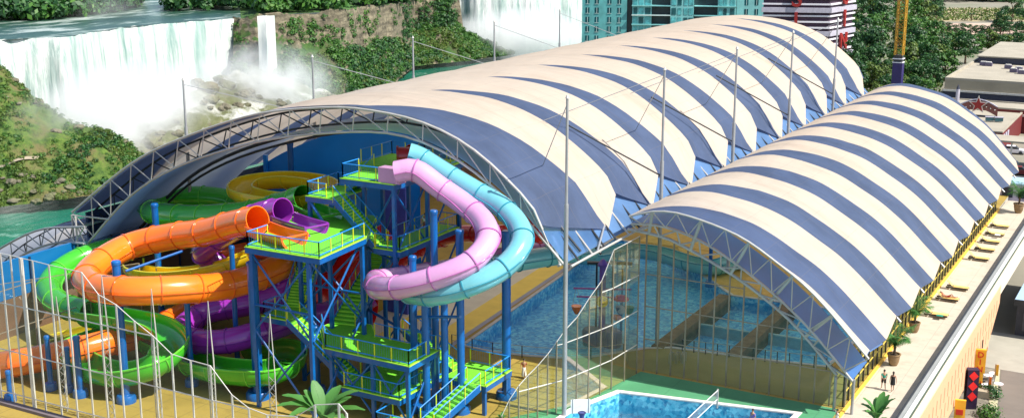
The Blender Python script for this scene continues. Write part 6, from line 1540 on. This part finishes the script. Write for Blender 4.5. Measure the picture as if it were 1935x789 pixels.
g = PZ(1868, 785, -6); bush('bush', 'bright green bush at the bottom of the street corner', g, (1.3, 1.3, 1.2), 500, .13, 'leaf_mid', 5)
g = PZ(1878, 752, -6); bush('bush', 'dark green clipped bush beside the planter at the street corner', g, (.9, .9, 1.2), 400, .12, 'leaf_dark', 6)
g = PZ(1855, 750, -6); t = T('planter', 'long pale planter edged with a green hedge at the street corner', 'planter', g); MB().box((g.x, g.y, -5.6), (1.9, .9, .7), .1).build('box', bge, t); mb = MB(); rnd = random.Random(9)
for k in range(6): leaf_cluster(mb, Vector((g.x-.9+k*.36, g.y+.5, -5.1)), (.35, .3, .3), 40, .1, rnd)
mb.build('hedge', M['leaf_dark'], t)
for i, (px, py) in enumerate(((1866, 722), (1876, 718), (1862, 740), (1886, 738))):
    g = PZ(px, py, -6); t = T('cafe_table', ['round pale cafe table left of the yellow flag', 'round pale cafe table under the yellow flag', 'round pale cafe table nearest the planter', 'round pale cafe table next to the road'][i], 'table', g, 'cafe tables at the street corner')
    MB().lathe((g.x, g.y, -5.27), [(.42, 0), (.42, .04)], 16).build('tabletop', wband, t); MB().cyl((g.x, g.y, -5.96), (g.x, g.y, -5.27), .04, n=6).build('leg', M['grey_steel'], t); MB().lathe((g.x, g.y, -5.96), [(.22, 0), (.05, .04)], 12).build('foot', M['grey_steel'], t)
g = PZ(1879, 722, -6); t = T('flag_post', 'small yellow banner on a post among the cafe tables', 'banner', g); MB().cyl(g, g+Vector((0, 0, 1.9)), .04, n=6).build('post', M['grey_steel'], t); MB().box(g+Vector((.1, 0, 1.3)), (.35, .05, 1.1)).build('banner', ys, t)
g = PZ(1866, 745, -6); t = T('flag_post', 'orange banner on a post in front of the planter', 'banner', g); MB().cyl(g, g+Vector((0, 0, 1.9)), .04, n=6).build('post', M['grey_steel'], t); MB().box(g+Vector((.1, 0, 1.3)), (.3, .05, 1.0)).build('banner', M['orange'], t)
# pale lilac kiosk at the deck's far end
g = PZ(1896, 360, .0); t = T('deck_kiosk', 'pale lilac kiosk behind the far end of the striped roof', 'kiosk', (-23, 181, 0)); MB().b2((-26, 180, -6), (-19, 184, 1.6)).build('wall', mat('lilac_wall', (.5, .46, .6), .7), t); MB().b2((-26.3, 179.7, 1.6), (-18.7, 184.3, 1.85)).build('roof', lbl, t)
for k in range(3): MB().b2((-25.4+k*2.1, 179.9, -.2), (-24+k*2.1, 179.98, 1.2)).build('window', dkb, t)

# ------------------------------------------------------------------ park trees, each with trunk and crown
def make_tree(kind, seed):
    rnd = random.Random(seed); tr = MB(); cr = MB(); H = 9.0
    tr.cyl((0, 0, -.2), (rnd.uniform(-.2,.2), .1, H*.45), .34, .2, 8)
    for i in range(7):
        a = i*2.4; q = Vector((0, 0, H*(.28+.04*i))); tr.cyl(q, q+Vector((math.cos(a)*1.9, math.sin(a)*1.9, 2.2)), .12, .04, 5)
    n = 26 if kind != 'palm' else 0
    for i in range(n):
        t_ = rnd.uniform(0, 6.28); zz = rnd.uniform(.22, 1.0); rr = (3.4 if kind == 'round' else 2.6)*math.sqrt(max(.05, 1-((zz-.55)/.52)**2))*rnd.uniform(.35, 1.0)
        leaf_cluster(cr, Vector((math.cos(t_)*rr, math.sin(t_)*rr, H*zz)), (1.35, 1.35, 1.0), 46, .36, rnd)
    if kind == 'palm':
        for i in range(16): frond(cr, Vector((0, 0, H*.35)), i*2.4, 3.2, 2.8, 2.4, .8, rnd)
    return tr, cr
def tree_proto(name, kind, seed, m):
    tr, cr = make_tree(kind, seed); t = T(name, 'x', 'tree', (0, 0, 0)); tr.build('trunk', M['bark'], t); cr.build('crown', M[m], t); return t
protos = [tree_proto('broadleaf_tree', 'round', 1, 'leaf_dark'), tree_proto('broadleaf_tree', 'round', 2, 'leaf_mid'), tree_proto('broadleaf_tree', 'tall', 3, 'leaf_dark'), tree_proto('broadleaf_tree', 'tall', 4, 'leaf_olive')]
look = ['dark round-crowned tree', 'bright green round-crowned tree', 'dark tall narrow tree', 'yellow-green tall tree']
rows = [  # (py of the foot, px positions, scale, where)
 (30, [1600, 1625, 1650, 1700, 1722, 1745, 1768], 1.15, 'at the back of the park'),
 (60, [1598, 1622, 1648, 1668, 1700, 1726, 1750], 1.25, 'in the second row of the park'),
 (95, [1600, 1626, 1655, 1700, 1730, 1758], 1.15, 'in the middle of the park'),
 (122, [1603, 1630, 1655, 1699, 1722, 1748, 1775, 1800, 1826], 1.0, 'in front of the orchard'),
 (150, [1612, 1640, 1662, 1697, 1718, 1742, 1766, 1786], 0.95, 'near the beige building'),
 (178, [1620, 1646, 1664, 1696, 1716, 1738, 1762], 0.8, 'in the nearest row'),
 (200, [1655, 1678, 1702, 1726, 1746], 0.7, 'right behind the smaller striped roof')]
rnd = random.Random(21); used = [False]*4; order = ['first', 'second', 'third', 'fourth', 'fifth', 'sixth', 'seventh', 'eighth', 'ninth', 'tenth']
for py, pxs, sc_, where in rows:
    for i, px in enumerate(pxs):
        k = rnd.choice([0, 0, 1, 2, 3] if px < 1700 else [0, 1, 1, 3, 2]); pr = protos[k]
        o = copy_tree(pr) if used[k] else pr; used[k] = True
        g = PZ(px+rnd.uniform(-5, 5), py+rnd.uniform(-5, 5), -6); s_ = sc_*rnd.uniform(.85, 1.15); o.location = g; o.scale = (s_*1.05, s_*1.05, s_); o.rotation_euler = (0, 0, rnd.random()*6)
        o['label'] = '%s %s, %s from the left' % (look[k], where, order[i]); o['group'] = 'park trees beyond the roofs'
for i, px in enumerate(range(1795, 1960, 15)):
    k = rnd.choice([0, 1, 3]); o = copy_tree(protos[k]); g = PZ(px, 98+rnd.uniform(-4, 4), -6); s_ = rnd.uniform(.55, .75); o.location = g; o.scale = (s_*1.3, s_*1.3, s_); o.rotation_euler = (0, 0, rnd.random()*6)
    o['label'] = '%s in the hedge-like row behind the beige building, %s from the left' % (look[k], (order+['eleventh'])[i]); o['group'] = 'trees in the row behind the beige building'
for i, px in enumerate(range(1752, 1945, 13)):
    k = rnd.choice([0, 2]); o = copy_tree(protos[k]); g = PZ(px, 66+rnd.uniform(-2, 2), -6); s_ = rnd.uniform(.35, .5); o.location = g; o.scale = (s_*1.3, s_*1.3, s_); o.rotation_euler = (0, 0, rnd.random()*6)
    o['label'] = 'small dark orchard tree on pale soil, number %s along its row' % ('one two three four five six seven eight nine ten eleven twelve thirteen fourteen fifteen'.split()[i]); o['group'] = 'small orchard trees on pale soil'
for i, (px, py, s_) in enumerate(((1890, 70, 1.0), (1912, 42, 1.2), (1940, 75, 1.2), (1768, 42, .9))):
    o = copy_tree(protos[0 if i else 2]); o.location = PZ(px, py, -6); o.scale = (s_, s_, s_); o['label'] = ['tree with a dark crown in the middle of the orchard', 'tall dark tree with a bare trunk behind the orchard', 'dark tree at the right edge of the photo above the roofs', 'tree with a visible trunk at the left end of the vine rows'][i]; o['group'] = 'large trees standing in the orchard'
o = T('palm_tree', 'bushy low palm standing alone in front of the vine rows', 'tree', PZ(1835, 40, -6)); tr, cr = make_tree('palm', 8)
a = MB(); a.cyl((0,0,0), (0,0,3.2), .3, .22, 8); oo = a.build('trunk', M['bark']); oo.parent = o; oo = cr.build('crown', M['leaf_dark']); oo.parent = o; o.scale = (.8, .8, .8)
# vine rows: countless low plants
mb = MB(); rnd = random.Random(4)
for r_ in range(9):
    py = 18+r_*2.4
    for px in range(1772, 1960, 5):
        leaf_cluster(mb, PZ(px+rnd.uniform(-1, 1), py, -5.7), (1.1, .8, 1.0), 7, .5, rnd)
tag(mb.build('vine_rows', M['leaf_olive']), 'rows of low vines on pale soil', None, None, 'stuff')
S('field', MB().add([PZ(1760, 41, -5.97), PZ(2010, 41, -5.97), PZ(1990, 15, -5.97), PZ(1778, 15, -5.97)], [(0,1,2,3)]), mat('pale_soil', (.36, .29, .17), .95, 0, .2, .05))
S('field', MB().add([PZ(1735, 72, -5.97), PZ(2010, 72, -5.97), PZ(2010, 44, -5.97), PZ(1755, 44, -5.97)], [(0,1,2,3)]), mat('pinkish_soil', (.48, .34, .26), .95, 0, .15, .05))
back = [PZ(px, 4, -6) for px in (1590, 1700, 1800, 1900, 2000)]
wood('woodland', back, 420, 3, 6, M['leaf_mid'], 31, 'green woodland closing the view behind the vine rows', (90, 2))
und = [PZ(1600, 190, -6), PZ(1770, 190, -6)]; und2 = [PZ(1600, 110, -6), PZ(1770, 110, -6)]
mb = MB(); rnd = random.Random(3)
for _ in range(330):
    px, py = rnd.uniform(1592, 1790), rnd.uniform(20, 205); g = PZ(px, py, -6); r_ = rnd.uniform(1.2, 2.4); leaf_cluster(mb, g+Vector((0, 0, .5)), (r_, r_, r_*.7), 26, .4, rnd)
tag(mb.build('undergrowth', M['leaf_olive']), 'low undergrowth between the park trees', None, None, 'stuff')
